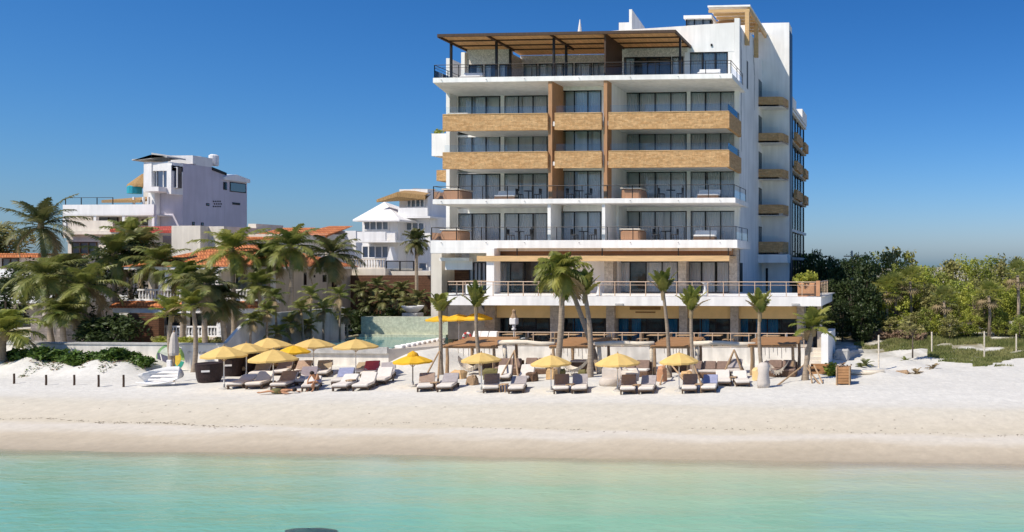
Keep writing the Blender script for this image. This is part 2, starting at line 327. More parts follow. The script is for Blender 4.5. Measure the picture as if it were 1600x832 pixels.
def build_ground():
    rng = random.Random(3)
    xs = [-3000,-1500,-700,-350,-200,-140,-110]; x = -92.0
    while x < 34: xs.append(x); x += .55
    xs += [36,40,46,56,75,110,180,320,700,1500,3000]
    ys = [-400,-150,-60,-20,0,10,18,22]; y = 24.0
    while y < 70: ys.append(y); y += .42
    ys += [70.5,72,74,77,82,90,105,130,180,300,700,1500,3500]
    vs = []; nx = len(xs)
    for y in ys:
        for x in xs:
            j = 0.0
            if 40.5 < y < 66 and -92 < x < 34: j = rng.uniform(-.018, .018)*(1+1.2*sm(41, 46, y))
            vs.append((x, y, gz(x, y)+j))
    fs = [(j*nx+i, j*nx+i+1, (j+1)*nx+i+1, (j+1)*nx+i) for j in range(len(ys)-1) for i in range(nx-1)]
    m, nt, b = newmat('beach_sand'); L = nt.links.new
    ge = _n(nt, 'ShaderNodeNewGeometry'); sp = _n(nt, 'ShaderNodeSeparateXYZ'); L(ge.outputs['Position'], sp.inputs[0])
    mp = _n(nt, 'ShaderNodeMapping'); mp.inputs['Scale'].default_value = (.14,.5,.5); L(ge.outputs['Position'], mp.inputs[0])
    n1 = _n(nt, 'ShaderNodeTexNoise'); n1.inputs['Scale'].default_value = 1; n1.inputs['Detail'].default_value = 7; n1.inputs['Roughness'].default_value = .6; L(mp.outputs[0], n1.inputs['Vector'])
    a1 = _n(nt, 'ShaderNodeMath', operation='MULTIPLY_ADD'); L(n1.outputs['Fac'], a1.inputs[0]); a1.inputs[1].default_value = 2.6; L(sp.outputs[1], a1.inputs[2])
    mr = _n(nt, 'ShaderNodeMapRange'); mr.inputs[1].default_value = 33.0+1.3; mr.inputs[2].default_value = 47.0+1.3; L(a1.outputs[0], mr.inputs[0])
    rp = _n(nt, 'ShaderNodeValToRGB'); cr = rp.color_ramp
    stops = [(0,(.40,.335,.235)),(.13,(.47,.40,.295)),(.20,(.52,.45,.345)),(.25,(.60,.55,.465)),(.285,(.61,.56,.48)),(.32,(.56,.50,.39)),(.42,(.575,.52,.42)),(.52,(.59,.545,.45)),(.60,(.635,.605,.535)),(.72,(.66,.64,.585)),(1,(.65,.63,.575))]
    while len(cr.elements) < len(stops): cr.elements.new(.5)
    for e, (p, c) in zip(cr.elements, stops): e.position = p; e.color = (*c, 1)
    L(mr.outputs[0], rp.inputs[0])
    n2 = _n(nt, 'ShaderNodeTexNoise'); n2.inputs['Scale'].default_value = 2.2; n2.inputs['Detail'].default_value = 9; n2.inputs['Roughness'].default_value = .72; L(ge.outputs['Position'], n2.inputs['Vector'])
    m2 = _n(nt, 'ShaderNodeMapRange'); m2.inputs[1].default_value = .3; m2.inputs[2].default_value = .7; m2.inputs[3].default_value = .88; m2.inputs[4].default_value = 1.08; L(n2.outputs['Fac'], m2.inputs[0])
    mx = _n(nt, 'ShaderNodeMix', data_type='RGBA', blend_type='MULTIPLY'); mx.inputs[0].default_value = 1; L(rp.outputs[0], mx.inputs[6]); L(m2.outputs[0], mx.inputs[7])
    # scrubby soil inland on the right, under the trees
    gx = _n(nt, 'ShaderNodeMapRange'); gx.inputs[1].default_value = 61; gx.inputs[2].default_value = 66; L(a1.outputs[0], gx.inputs[0])
    n3 = _n(nt, 'ShaderNodeTexNoise'); n3.inputs['Scale'].default_value = .35; n3.inputs['Detail'].default_value = 6; L(ge.outputs['Position'], n3.inputs['Vector'])
    g3 = _n(nt, 'ShaderNodeMapRange'); g3.inputs[1].default_value = .38; g3.inputs[2].default_value = .55; L(n3.outputs['Fac'], g3.inputs[0])
    gm = _n(nt, 'ShaderNodeMath', operation='MULTIPLY'); L(gx.outputs[0], gm.inputs[0]); L(g3.outputs[0], gm.inputs[1])
    my = _n(nt, 'ShaderNodeMix', data_type='RGBA'); L(gm.outputs[0], my.inputs[0]); L(mx.outputs[2], my.inputs[6]); my.inputs[7].default_value = (.22,.19,.10,1)
    L(my.outputs[2], b.inputs['Base Color'])
    rr = _n(nt, 'ShaderNodeMapRange'); rr.inputs[1].default_value = .12; rr.inputs[2].default_value = .24; rr.inputs[3].default_value = .55; rr.inputs[4].default_value = .95; L(mr.outputs[0], rr.inputs[0]); L(rr.outputs[0], b.inputs['Roughness'])
    b.inputs['Specular IOR Level'].default_value = .2
    # foot-churned dry sand, smoother towards the water
    n4 = _n(nt, 'ShaderNodeTexNoise'); n4.inputs['Scale'].default_value = 3.2; n4.inputs['Detail'].default_value = 6; L(ge.outputs['Position'], n4.inputs['Vector'])
    ms = _n(nt, 'ShaderNodeMapRange'); ms.inputs[1].default_value = .3; ms.inputs[2].default_value = .75; ms.inputs[3].default_value = .08; ms.inputs[4].default_value = .40; L(mr.outputs[0], ms.inputs[0])
    bp = _n(nt, 'ShaderNodeBump'); bp.inputs['Distance'].default_value = .12; L(ms.outputs[0], bp.inputs['Strength']); L(n4.outputs['Fac'], bp.inputs['Height']); L(bp.outputs[0], b.inputs['Normal'])
    o = MB().add(vs, fs).build('ground', m, None, True); tag(o, kind='structure')
def build_sea():
    m, nt, b = newmat('sea_water'); L = nt.links.new
    ge = _n(nt, 'ShaderNodeNewGeometry'); sp = _n(nt, 'ShaderNodeSeparateXYZ'); L(ge.outputs['Position'], sp.inputs[0])
    mp = _n(nt, 'ShaderNodeMapping'); mp.inputs['Scale'].default_value = (.10,.34,1); mp.inputs['Rotation'].default_value = (0,0,R(-7)); L(ge.outputs['Position'], mp.inputs[0])
    n1 = _n(nt, 'ShaderNodeTexNoise'); n1.inputs['Scale'].default_value = 1; n1.inputs['Detail'].default_value = 6; n1.inputs['Roughness'].default_value = .6; n1.inputs['Distortion'].default_value = .5; L(mp.outputs[0], n1.inputs['Vector'])
    a1 = _n(nt, 'ShaderNodeMath', operation='MULTIPLY_ADD'); L(n1.outputs['Fac'], a1.inputs[0]); a1.inputs[1].default_value = 7.0; L(sp.outputs[1], a1.inputs[2])
    # shallower, sandier towards +x
    a2 = _n(nt, 'ShaderNodeMath', operation='MULTIPLY_ADD'); L(sp.outputs[0], a2.inputs[0]); a2.inputs[1].default_value = .085; L(a1.outputs[0], a2.inputs[2])
    mr = _n(nt, 'ShaderNodeMapRange'); mr.inputs[1].default_value = 24; mr.inputs[2].default_value = 38; L(a2.outputs[0], mr.inputs[0])
    rp = _n(nt, 'ShaderNodeValToRGB'); cr = rp.color_ramp
    stops = [(0,(.17,.42,.30)),(.30,(.23,.46,.33)),(.55,(.33,.48,.335)),(.75,(.45,.50,.345)),(.9,(.52,.50,.36)),(1,(.54,.48,.355))]
    while len(cr.elements) < len(stops): cr.elements.new(.5)
    for e, (p, c) in zip(cr.elements, stops): e.position = p; e.color = (*c, 1)
    L(mr.outputs[0], rp.inputs[0]); L(rp.outputs[0], b.inputs['Base Color'])
    b.inputs['Roughness'].default_value = .12; b.inputs['IOR'].default_value = 1.33; b.inputs['Specular IOR Level'].default_value = .5
    m2 = _n(nt, 'ShaderNodeMapping'); m2.inputs['Scale'].default_value = (.8,2.0,1); m2.inputs['Rotation'].default_value = (0,0,R(-12)); L(ge.outputs['Position'], m2.inputs[0])
    n2 = _n(nt, 'ShaderNodeTexNoise'); n2.inputs['Scale'].default_value = 1.5; n2.inputs['Detail'].default_value = 5; n2.inputs['Distortion'].default_value = .6; L(m2.outputs[0], n2.inputs['Vector'])
    bp = _n(nt, 'ShaderNodeBump'); bp.inputs['Strength'].default_value = .42; bp.inputs['Distance'].default_value = .10; L(n2.outputs['Fac'], bp.inputs['Height']); L(bp.outputs[0], b.inputs['Normal'])
    # a clear film of water over the sand right at the edge
    n3 = _n(nt, 'ShaderNodeTexNoise'); n3.inputs['Scale'].default_value = .3; n3.inputs['Detail'].default_value = 4; L(ge.outputs['Position'], n3.inputs['Vector'])
    a3 = _n(nt, 'ShaderNodeMath', operation='MULTIPLY_ADD'); L(n3.outputs['Fac'], a3.inputs[0]); a3.inputs[1].default_value = 1.4; L(sp.outputs[1], a3.inputs[2])
    ed = _n(nt, 'ShaderNodeMapRange'); ed.inputs[1].default_value = 33.3; ed.inputs[2].default_value = 34.9; ed.inputs[3].default_value = 1; ed.inputs[4].default_value = .0; L(a3.outputs[0], ed.inputs[0]); L(ed.outputs[0], b.inputs['Alpha'])
    vs = []; fs = []
    xs = [-3000,-600,-200] + [-92+1.5*i for i in range(85)] + [60,200,600,3000]
    ys = [-3000,-600,-100,0,12,20] + [24+.4*i for i in range(28)]
    for y in ys:
        for x in xs: vs.append((x, y, .016*math.sin(y*2.1+x*.25)+.012*math.sin(y*3.3-x*.4)+.004 if 22 < y < 34 else .0))
    nx = len(xs)
    fs = [(j*nx+i, j*nx+i+1, (j+1)*nx+i+1, (j+1)*nx+i) for j in range(len(ys)-1) for i in range(nx-1)]
    tag(MB().add(vs, fs).build('sea_water', m, None, True), kind='structure')
build_ground(); build_sea()
# ---------------------------------------------------------------- the beach hotel
HT = thing('beach_hotel', (PX(915, 63), 63, 2.3), 'tall white seven storey beach hotel with tan stone balconies and a rooftop pergola', 'hotel')
YF, YA, YB, YC, YW = 63.0, 68.2, 65.2, 67.6, 78.5
def hbox(name, m, *boxes, parent=HT):
    q = MB()
    for b in boxes: q.box(*b)
    return q.build(name, m, parent)
def window(px0, px1, py0, py1, Y, n, curt=None, parent=HT, gl='glass', cm='curtain', fr=.075, name='window', frm='metal', inner=True, z=None):
    """framed glazing in the plane Y, n panes; curt = list of (a, b) fractions hung with curtain"""
    x0, x1, z0, z1 = rect(px0, px1, py0, py1, Y)
    if z: z0, z1 = z
    q = MB(); d = .09
    q.box(x0, x1, Y-d, Y, z1-fr, z1); q.box(x0, x1, Y-d, Y, z0, z0+fr)
    q.box(x0, x0+fr, Y-d, Y, z0+fr, z1-fr); q.box(x1-fr, x1, Y-d, Y, z0+fr, z1-fr)
    for i in range(1, n):
        xm = x0+(x1-x0)*i/n; q.box(xm-fr*.55, xm+fr*.55, Y-d+.005, Y-.005, z0+fr, z1-fr)
    f = q.build(name, M[frm], parent)
    g = MB(); wr_ = random.Random(int(px0*7+z0*31))
    for i in range(n):
        xa_, xb_ = x0+.01+(x1-x0-.02)*i/n+.004, x0+.01+(x1-x0-.02)*(i+1)/n-.004; e1, e2 = wr_.uniform(-.012,.012), wr_.uniform(-.012,.012)
        g.add([(xa_,Y-.046+e1,z0+.01),(xb_,Y-.046-e1,z0+.01),(xb_,Y-.046-e1+e2,z1-.01),(xa_,Y-.046+e1+e2,z1-.01)], [(0,1,2,3)])
    g.build('pane', M[gl], f)
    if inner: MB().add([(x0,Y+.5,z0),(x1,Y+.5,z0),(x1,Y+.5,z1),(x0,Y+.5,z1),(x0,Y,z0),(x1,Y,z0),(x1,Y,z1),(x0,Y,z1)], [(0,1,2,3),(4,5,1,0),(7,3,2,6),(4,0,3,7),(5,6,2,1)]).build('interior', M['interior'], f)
    if curt:
        c = MB()
        for a, b_ in curt:
            ca, cb_ = x0+(x1-x0)*a, x0+(x1-x0)*b_; k = max(4, int((cb_-ca)/.09)); vs = []
            for i in range(k+1):
                xx = ca+(cb_-ca)*i/k; yy = Y+.16+.03*(1 if i % 2 else -1)
                vs += [(xx, yy, z0+.03), (xx, yy, z1-.05)]
            c.add(vs, [(2*i, 2*i+2, 2*i+3, 2*i+1) for i in range(k)])
        c.build('curtain', M[cm], f)
    return f
# storeys: floor height, ceiling height (front plane), window heads per bay
def zf(py): return PZ(915, py, YF)
z_s2, z_s3, z_s4, z_s5, z_s6 = zf(375.5), zf(310.5), zf(252), zf(189), zf(118.5)
b_s3, b_s4, b_s5, b_s6 = zf(318), zf(258), zf(196), zf(126)
XL0, XL1 = PX(697, 67), PX(702.5, 67)            # left end wall
XR = PX(1153, 67.3)                               # right outer face
XM1, XM2 = PX(862.5, YF+.1), PX(948.5, YF+.1)     # right faces of the two fins
z_roof = PZ(1100, 40, YC)
z_roofL = PZ(770, 86, 67.3)
# slabs
def slab(name, pxa, pxb, z0, z1, back=YA+.1, chamfer=None, y=YF):
    xa, xb = PX(pxa, y), PX(pxb, y)
    pts = [(xa, y), (xb, y), (xb, back), (chamfer if chamfer else xa, back)] if not chamfer else [(xa, y), (xb, y), (xb, back), (chamfer, back), (chamfer, 67.2)]
    MB().prism(pts, z0, z1).build(name, M['white'], HT)
slab('floor_slab', 672.5, 1152, zf(388), z_s2)
hbox('floor_slab', M['white'], (PX(672.5,YF)+.003, PX(769,YF), YF+.003, YF+3, zf(395.5), zf(388)))
slab('floor_slab', 676, 1149, b_s3, z_s3)
slab('floor_slab', 692.5, 1139, b_s4, z_s4, y=YF+.2)
slab('floor_slab', 692.5, 1139, b_s5, z_s5, y=YF+.2)
slab('terrace_slab', 676.5, 1144, b_s6, z_s6, chamfer=XL0-.05)
# core walls behind the three bays
zb = 2.3
wl = MB()
wl.box(XL1, XM1, YA+.56, YW+10, zb, z_s6-.3)
wl.box(XL1+.002, XM2+.5, 70.06, YW+9.9, z_s6-.3, z_roofL-.3)
wl.box(XM1, XM2-.012, YB+.56, YW+10, zb+.002, z_s6-.3)
wl.box(XM2, XR-.004, YC+.56, YW+10, zb+.004, z_s6-.3)
wl.build('core_wall', M['white'], HT)
# right side wall (faces +x), full height, with parapet; narrow slot windows come later
hbox('side_wall', M['white'], (XR-.35, XR, YC-.02, YW, zb, z_roof-.6))
MB().prism_x([(YC-.02, z_roof-.6), (YW, z_roof-.6), (YW, z_roof-.25), (YC-.02, z_roof+.12)], XR-.349, XR+.001).build('parapet', M['white'], HT)
# left end wall
hbox('end_wall', M['white'], (XL0, XL1, 67, YW+10, zb, b_s6), (XL0, XL1, 67, YW, b_s6, z_roofL-.3))
# lintels, pillars per storey
levels = [  # floor z, ceiling z, heads A,B,C (py in own plane)
    (z_s2, b_s3, 333.5, 330.5, 330),
    (z_s3, b_s4, 271.5, 267, 268.5),
    (z_s4, b_s5, 211, 204, 206),
    (z_s5, b_s6, 150, 141.5, 144)]
cur = [  # curtain spans for A1, A2, B, C1, C2 per storey
    ([(0,.3),(.37,1)], [(0,.65),(.72,1)], [(.05,.35),(.7,1)], [(.28,.62),(.72,1)], [(.05,.3),(.36,.95)]),
    ([(0,.66),(.70,.95)], [(0,.36),(.42,1)], [(0,.34),(.4,.95)], [(.27,.5),(.52,1)], [(0,.33),(.38,1)]),
    ([(0,.33),(.36,.96)], [(.8,1)], [(.6,.72),(.78,1)], [(0,.24),(.5,1)], [(0,.3),(.35,1)]),
    ([(.03,.34),(.4,.64)], [(0,.38),(.42,1)], [(.38,1)], [(.03,.2),(.28,.48),(.52,1)], [(0,.3),(.35,.95)])]
for (fz, cz, hA, hB, hC), cu in zip(levels, cur):
    q = MB()
    zA, zB, zC = PZ(787, hA, YA), PZ(908, hB, YB), PZ(1063, hC, YC)
    q.box(XL1, XM1-.3, YA, YA+.56, zA, cz); q.box(XM1, XM2-.3, YB, YB+.56, zB, cz); q.box(XM2, XR-.36, YC, YC+.56, zC, cz)
    for pa, pb, Y, zt in ((703,716,YA,zA),(782,788,YA,zA),(856,892,YA,zA),(862,877,YB,zB),(940,955,YB,zB),(955,975,YC,zC),(1073,1079,YC,zC),(1150,1152.3,YC,zC)):
        q.box(PX(pa,Y), PX(pb,Y), Y+.001, Y+.55, fz, zt)
    q.build('bay_wall', M['white'], HT)
    for (pa, pb, Y, zt, n), c in zip(((716,782,YA,zA,3),(788,856,YA,zA,3),(877,940,YB,zB,3),(975,1073,YC,zC,4),(1079,1150,YC,zC,3)), cu):
        window(pa, pb, 0, 0, Y+.1, n, c, z=(fz, zt))
# fins between bays: wood on the two upper storeys and the third, white lower down
xf1a, xf1b = PX(856.5, YF+.1), XM1; xf2a, xf2b = PX(943, YF+.1), XM2
hbox('wood_fin', M['fin_wood'], (xf1a, xf1b, YF+.12, YB+.5, z_s3, b_s6))
hbox('wood_fin', M['fin_wood'], (xf2a, xf2b, YF+.12, YF+1.1, z_s3, b_s6))
hbox('party_wall', M['white'], (xf2a, xf2b, YF+1.1, YC, z_s3, b_s6))
hbox('party_wall', M['white'], (PX(855.5,YF+.2), PX(860.5,YF+.2), YF+.2, YA, z_s2, b_s3))
hbox('party_wall', M['white'], (PX(940.5,YF+.2), PX(945.5,YF+.2), YF+.2, YC, z_s2, b_s3))
hbox('party_wall', M['white'], (XM1-.3, XM1-.01, YB+.5, YA, z_s3, b_s6))
# stone parapets and their glass on storeys four and five
for ft, fb in ((237.5, 263), (177.5, 203)):
    for pa, pb, ret in ((691.5, 855.5, 'L'), (866.5, 940, ''), (950.5, 1139.5, 'R')):
        xa, xb = PX(pa, YF-.1), PX(pb, YF-.1); z0, z1 = zf(fb), zf(ft)
        q = MB().box(xa, xb, YF-.1, YF+.15, z0, z1)
        if ret == 'R': q.box(xb-.25, xb-.002, YF+.15, YC-.1, z0, z1-.003)
        p = q.build('stone_parapet', M['ledge'], HT)
        MB().box(xa+.02, xb-.02, YF-.13, YF+.18, z1, z1+.05).build('coping', M['timber'], p)
        g = MB().box(xa+.1, xb-.1, YF+.02, YF+.035, z1+.05, z1+.62)
        if ret == 'R': g.box(xb-.14, xb-.125, YF+.05, YC-.1, z1+.05, z1+.62)
        g.build('glass_guard', M['rail_glass'], p)
# metal and glass railings
def railing(pts, z, h, step, m='metal', gl='rail_glass', gh=.62, parent=HT, r=.025, name='railing', mid=False, top=None):
    q = MB(); g = MB(); top = top or r
    for (xa, ya), (xb, yb) in zip(pts[:-1], pts[1:]):
        L_ = math.hypot(xb-xa, yb-ya); n = max(1, round(L_/step))
        q.tube([(xa,ya,z+h),(xb,yb,z+h)], top, 6)
        if mid: q.tube([(xa,ya,z+h*.78),(xb,yb,z+h*.78)], r*.7, 5)
        for i in range(n+1):
            t = i/n; x, y = xa+(xb-xa)*t, ya+(yb-ya)*t
            q.box(x-r, x+r, y-r, y+r, z, z+h)
        if gl:
            ux, uy = (xb-xa)/L_, (yb-ya)/L_; o = (.012*uy, -.012*ux)
            g.add([(xa+o[0],ya+o[1],z+.06),(xb+o[0],yb+o[1],z+.06),(xb+o[0],yb+o[1],z+gh),(xa+o[0],ya+o[1],z+gh)], [(0,1,2,3)])
    f = q.build(name, M[m], parent)
    if gl: g.build('glass_panel', M[gl], f)
    return f
railing([(PX(677.5,YF+.1), 66.9), (PX(677.5,YF+.1), YF+.1), (PX(1147,YF+.1), YF+.1), (PX(1147,YF+.1), YC)], z_s3, 1.02, 2.0)
railing([(PX(674.5,YF+.1), 66.9), (PX(674.5,YF+.1), YF+.1), (PX(1150,YF+.1), YF+.1), (PX(1150,YF+.1), YC)], z_s2, 1.02, 2.0)
railing([(PX(679,YF+.1), 66.9), (PX(679,YF+.1), YF+.1), (PX(1142,YF+.1), YF+.1), (PX(1142,YF+.1), YC)], z_s6, 1.02, 2.0, mid=True)
# top terrace: pebble walls, windows, pillars
YT = 67.3; zp = PZ(870, 54.5, YF)
def wallwin(px0, px1, pyt, pyw, Y, wins, m='white', zt=None):
    x0, x1, _, z1 = rect(px0, px1, pyt, pyt+5, Y); z1 = zp+.1; zw = PZ((px0+px1)/2, pyw, Y)
    q = MB().box(x0, x1, Y, Y+.5, zw, z1)
    e = px0
    for a, b_, n, c in wins + [(px1, px1, 0, 0)]:
        if a > e+.4: q.box(PX(e,Y), PX(a,Y), Y+.002, Y+.5, z_s6, zw)
        e = b_
        if n: window(a, b_, 0, 0, Y+.1, n, c, z=(z_s6, zw))
    q.build('terrace_wall', M[m], HT)
wallwin(728, 797, 83, 101, YT, [(732, 755, 1, [(.5,1)]), (757, 778, 1, [(0,.4)]), (780, 795, 1, [(0,.5)])], 'pebble')
hbox('terrace_wall', M['pebble'], (PX(797,YT)-.3, PX(797,YT)-.005, YT+.5, 69.5, z_s6, PZ(770,83,YT)))
wallwin(813, 986, 87, 98.5, 69.5, [(818, 840, 1, None), (841, 864, 1, [(.1,.5)]), (866, 896, 2, [(.1,.35)]), (898, 925, 1, [(.2,.8)]), (926, 950, 1, [(0,.3)])], 'pebble')
wallwin(972, 1075, 72, 89, YC, [(975, 1049, 4, [(.04,.2)]), (1050, 1068, 1, [(0,.5)])], 'pebble')
q = MB()
za, zb_ = PZ(975, 48, YC), PZ(1149, 35.5, YC); xa, xb, xc = PX(955,YC), PX(1074,YC), XR-.36
zw = PZ(1108, 81.5, YC)
q.prism_y([(xb, zw), (xc, zw), (xc, zb_), (xb, za+(zb_-za)*.62)], YC-.02, YC+.3)
q.prism_y([(xa, PZ(1020,72,YC)+.003), (xb-.002, PZ(1020,72,YC)+.003), (xb-.002, za+(zb_-za)*.62), (xa, za)], YC+.02, YC+.3)
q.box(PX(1137.5,YC), XR-.36, YC, YC+.5, z_s6, zw); q.box(PX(1070,YC), PX(1078,YC), YC-.05, YC+.5, z_s6, zw)
q.build('roof_front_wall', M['white'], HT)
window(1078, 1137.5, 0, 0, YC+.12, 3, [(0,.32),(.36,.64),(.7,1)], z=(z_s6, zw))
hbox('corner_pillar', M['white'], (XR-.34, XR+.08, YC-.06, YC+.4, z_s2, PZ(1148,29,YC)))
hbox('end_pillar', M['white'], (PX(722.5,67.2), PX(728,67.2), 67.0, 67.5, z_s6, PZ(725,83,67.2)))
# roof deck behind
hbox('roof_deck', M['white'], (XL1, XR-.4, 69.9, YW, z_roofL-.29, z_roofL))
hbox('roof_deck', M['white'], (XM2, XR-.4, YC+.31, YW, z_roofL+.003, z_roof-1.0))
# pergola over the top terrace
zp = PZ(870, 54.5, YF); xpa, xpb = PX(683, YF), PX(1056, YF)
q = MB(); q.box(xpa, xpb, YF, YF+.14, zp, zp+.22)
for px in (683, 760, 859, 943, 1055):
    x = PX(px, YF); q.box(x-.07, x+.07, YF+.14, YT+.25, zp-.03, zp+.19)
for y in (YF+1.5, YF+3.0, YT+.1): q.box(xpa+.07, xpb-.07, y, y+.07, zp+.02, zp+.12)
fr = q.build('pergola_frame', M['dark_timber'], HT)
for px, Y in ((683,65),(760,64.6),(760,66.9),(859,63.75),(859,66.1),(1055,64.4)):
    x = PX(px, YF); MB().box(x-.08, x+.08, Y-.08, Y+.08, z_s6, zp-.03).build('post', M['metal'], fr)
q = MB(); n = 150
for i in range(n):
    x0 = xpa+.05+(xpb-xpa-.1)*i/n; q.box(x0, x0+(xpb-xpa)/n*.96, YF+.16, (YT+.2 if x0 < PX(797,YT)-.3 else 69.45 if x0 < xf2a else YC), zp+.125, zp+.175)
q.build('pergola_slats', M['bamboo'], HT)
hbox('wood_screen', M['dark_timber'], (xf2a-.02, xf2a+.1, YF+.3, 67.0, z_s6, zp-.03))
# rooftop: stair wall, lantern canopy, honey timber pergola, white tower behind
hbox('roof_deck', M['white'], (PX(967,68.6), PX(984,68.6), 68.6, 72, z_roofL+.004, PZ(975,35.5,68.6)))
MB().prism_x([(68.5, z_roofL), (74, z_roofL), (74, PZ(985,43,70.5)), (68.5, PZ(985,15,68.5))], PX(983,68.5), PX(987.5,68.5)).build('stair_wall', M['white'], HT)
Yr = 71.0
hbox('roof_canopy', M['white'], (PX(1068,Yr), PX(1112,Yr), Yr, Yr+4, PZ(1090,29,Yr), PZ(1090,24,Yr)))
window(1072, 1112, 29, 41, Yr+.4, 3, [(0,.9)], inner=True)
Yp = 70.0
xq0, xq1 = PX(1106, Yp), PX(1171.5, Yp); zq = PZ(1138, 11.5, Yp)
rp_ = MB().box(xq0, xq1+.05, Yp-.1, YW-.02, zq, zq+.14).build('roof_pergola', M['white'], HT)
q = MB(); 
for k in range(7): q.box(xq0+.1, xq1-.32, Yp+.55+k*1.05, Yp+.7+k*1.05, zq-.22, zq-.003)
q.box(xq0+.05, xq1-.02, Yp, Yp+.16, zq-.42, zq-.18); q.box(xq1-.2, xq1-.02, Yp+.16, YW-.03, zq-.34, zq-.004)
q.build('beam', M['timber'], rp_)
for px, yy in ((1163, Yp), (1163, Yp+4.2)):
    MB().box(xq1-.42, xq1-.06, yy+.005, yy+.3, z_roof-1.0, zq-.3).build('post', M['timber'], rp_)
MB().box(xq0+.1, PX(1149,Yp+3), Yp+3, Yp+3.2, z_roof-1.0, zq-.3).build('back_panel', M['fin_wood'], rp_)
hbox('roof_room', M['white'], (XR-.5, XR-.02, 70.3, 74.5, z_roof-.9, z_roof+.75))
xw1 = PX(1233, YW); xw2 = XR - .35
z_tow = PZ(1212, 36, YW)
hbox('stair_tower', M['white'], (xw2, xw1, YW, YW+1.9, zb, z_tow))
hbox('dark_cladding', M['navy'], (xw1, xw1+.05, YW+.35, YW+1.9, 6.0, z_tow-.7))
# rear block behind the tower
z_rb = PZ(1245, 163, 80.5)
hbox('rear_block', M['navy'], (xw2-8, xw1-.3, YW+1.9, 92, zb, z_rb-.4))
for i, py in enumerate((170, 217, 262, 308, 358, 402)):
    z = PZ(1240, py, 80.5)
    hbox('floor_slab', M['white' if i in (0,4) else 'concrete'], (xw1-.5, xw1+.02, YW+1.95, 91.6, z-.25, z))
    if i in (1, 2, 3): hbox('stone_parapet', M['ledge'], (xw1+.02, xw1+.35, 81.5, 86.0, z-.1, z+.8), (xw1+.021, xw1+.35, 88.2, 91, z-.1, z+.8))
    q = MB().box(xw1-.29, xw1-.27, YW+2.2, 91.5, z-3.0, z-.3); f = q.build('window', M['dark_glass' if i else 'blue_glass'], HT)
    q = MB()
    for y in (80.6, 82.6, 84.6, 86.6, 88.6, 91.4): q.box(xw1-.31, xw1-.2, y, y+.12, z-3.0, z-.3)
    q.build('mullion', M['metal'], f)
hbox('roof_parapet', M['white'], (xw1-.6, xw1+.05, YW+1.95, 83.2, z_rb-.3, z_rb+.75), (xw1-.6, xw1+.05, 88, 91.8, z_rb-.3, z_rb+.95), (xw1-.6, xw1+.03, 83.2, 88, z_rb-.3, z_rb+.05))
# side balconies in the corner between side wall and tower
for i, (pt, pb) in enumerate(((151.5,166.5),(208,223),(264.5,280),(320,336.5),(378,397.5))):
    yb = YW-1.9; x1 = PX(1221, yb)
    z0, z1 = PZ(1203, pb, yb), PZ(1203, pt, yb)
    pts = [(XR+.002, yb), (x1-.25, yb), (x1+.12, yb+.22), (xw1-.05, YW-.01), (XR+.002, YW-.01)]
    MB().prism(pts, z0-.02, z0+.16).build('balcony_slab', M['white'], HT)
    q = MB(); inn = [(XR+.004, yb+.2), (x1-.3, yb+.2), (x1-.08, yb+.36), (xw1-.28, YW-.012)]; out = pts[:4]
    for k in range(3):
        a, b_, c, d = out[k], out[k+1], inn[k+1], inn[k]; q.prism([a, b_, c, d], z0+.002*k, z1)
    q.build('stone_parapet', M['ledge'], HT)
    MB().add([(XR+.1,yb+.1,z1),(x1-.3,yb+.1,z1),(x1-.3,yb+.1,z1+.55),(XR+.1,yb+.1,z1+.55)], [(0,1,2,3)]).build('glass_guard', M['rail_glass'], HT)
    f = MB().box(XR-.3, XR+.012, 76.7, 78.35, z0+.16, z0+2.6).build('balcony_door', M['metal'], HT)
    MB().box(XR+.012, XR+.018, 76.8, 78.2, z0+.24, z0+2.5).build('pane', M['dark_glass'], f)
hbox('entrance_canopy', M['white'], (XR+.003, PX(1230, YW-2.1), YW-2.1, YW-.005, PZ(1208,411,YW-2.1), PZ(1208,398.2,YW-2.1)))
f = MB().box(PX(1196.5,YW), PX(1200,YW), YW-.03, YW+.05, 5.6, 7.8).build('tower_door', M['metal'], HT)
for y0, y1, pa, pb in ((71.0, 71.6, 97, 140), (74.6, 75.0, 60, 72)):
    f = MB().box(XR-.1, XR+.01, y0, y1, PZ(1168,pb,71.5), PZ(1168,pa,71.5)).build('slot_window', M['metal'], HT)
# grey streaks on the side wall: grazing-sun shade painted as thin irregular sheets
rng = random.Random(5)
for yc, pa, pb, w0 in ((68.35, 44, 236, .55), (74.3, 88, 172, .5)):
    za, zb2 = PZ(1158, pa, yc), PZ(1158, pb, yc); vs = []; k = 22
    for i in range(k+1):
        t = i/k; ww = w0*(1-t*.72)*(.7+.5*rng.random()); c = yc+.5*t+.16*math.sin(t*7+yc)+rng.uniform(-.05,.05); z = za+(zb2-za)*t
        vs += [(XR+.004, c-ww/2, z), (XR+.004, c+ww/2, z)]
    MB().add(vs, [(2*i, 2*i+1, 2*i+3, 2*i+2) for i in range(k)]).build('shade_streak', M['stain_shade'], HT)
# left face: small planter balconies
q = MB().box(PX(674.5,69.5), XL0-.003, 69.5, 71.2, PZ(684,244,69.5), PZ(684,209,69.5)); q.build('planter_balcony', M['white'], HT)
q = MB().box(PX(682,69.5), XL0-.004, 69.5, 71.2, PZ(690,283,69.5), PZ(690,266,69.5)); q.build('planter_balcony', M['ledge'], HT)
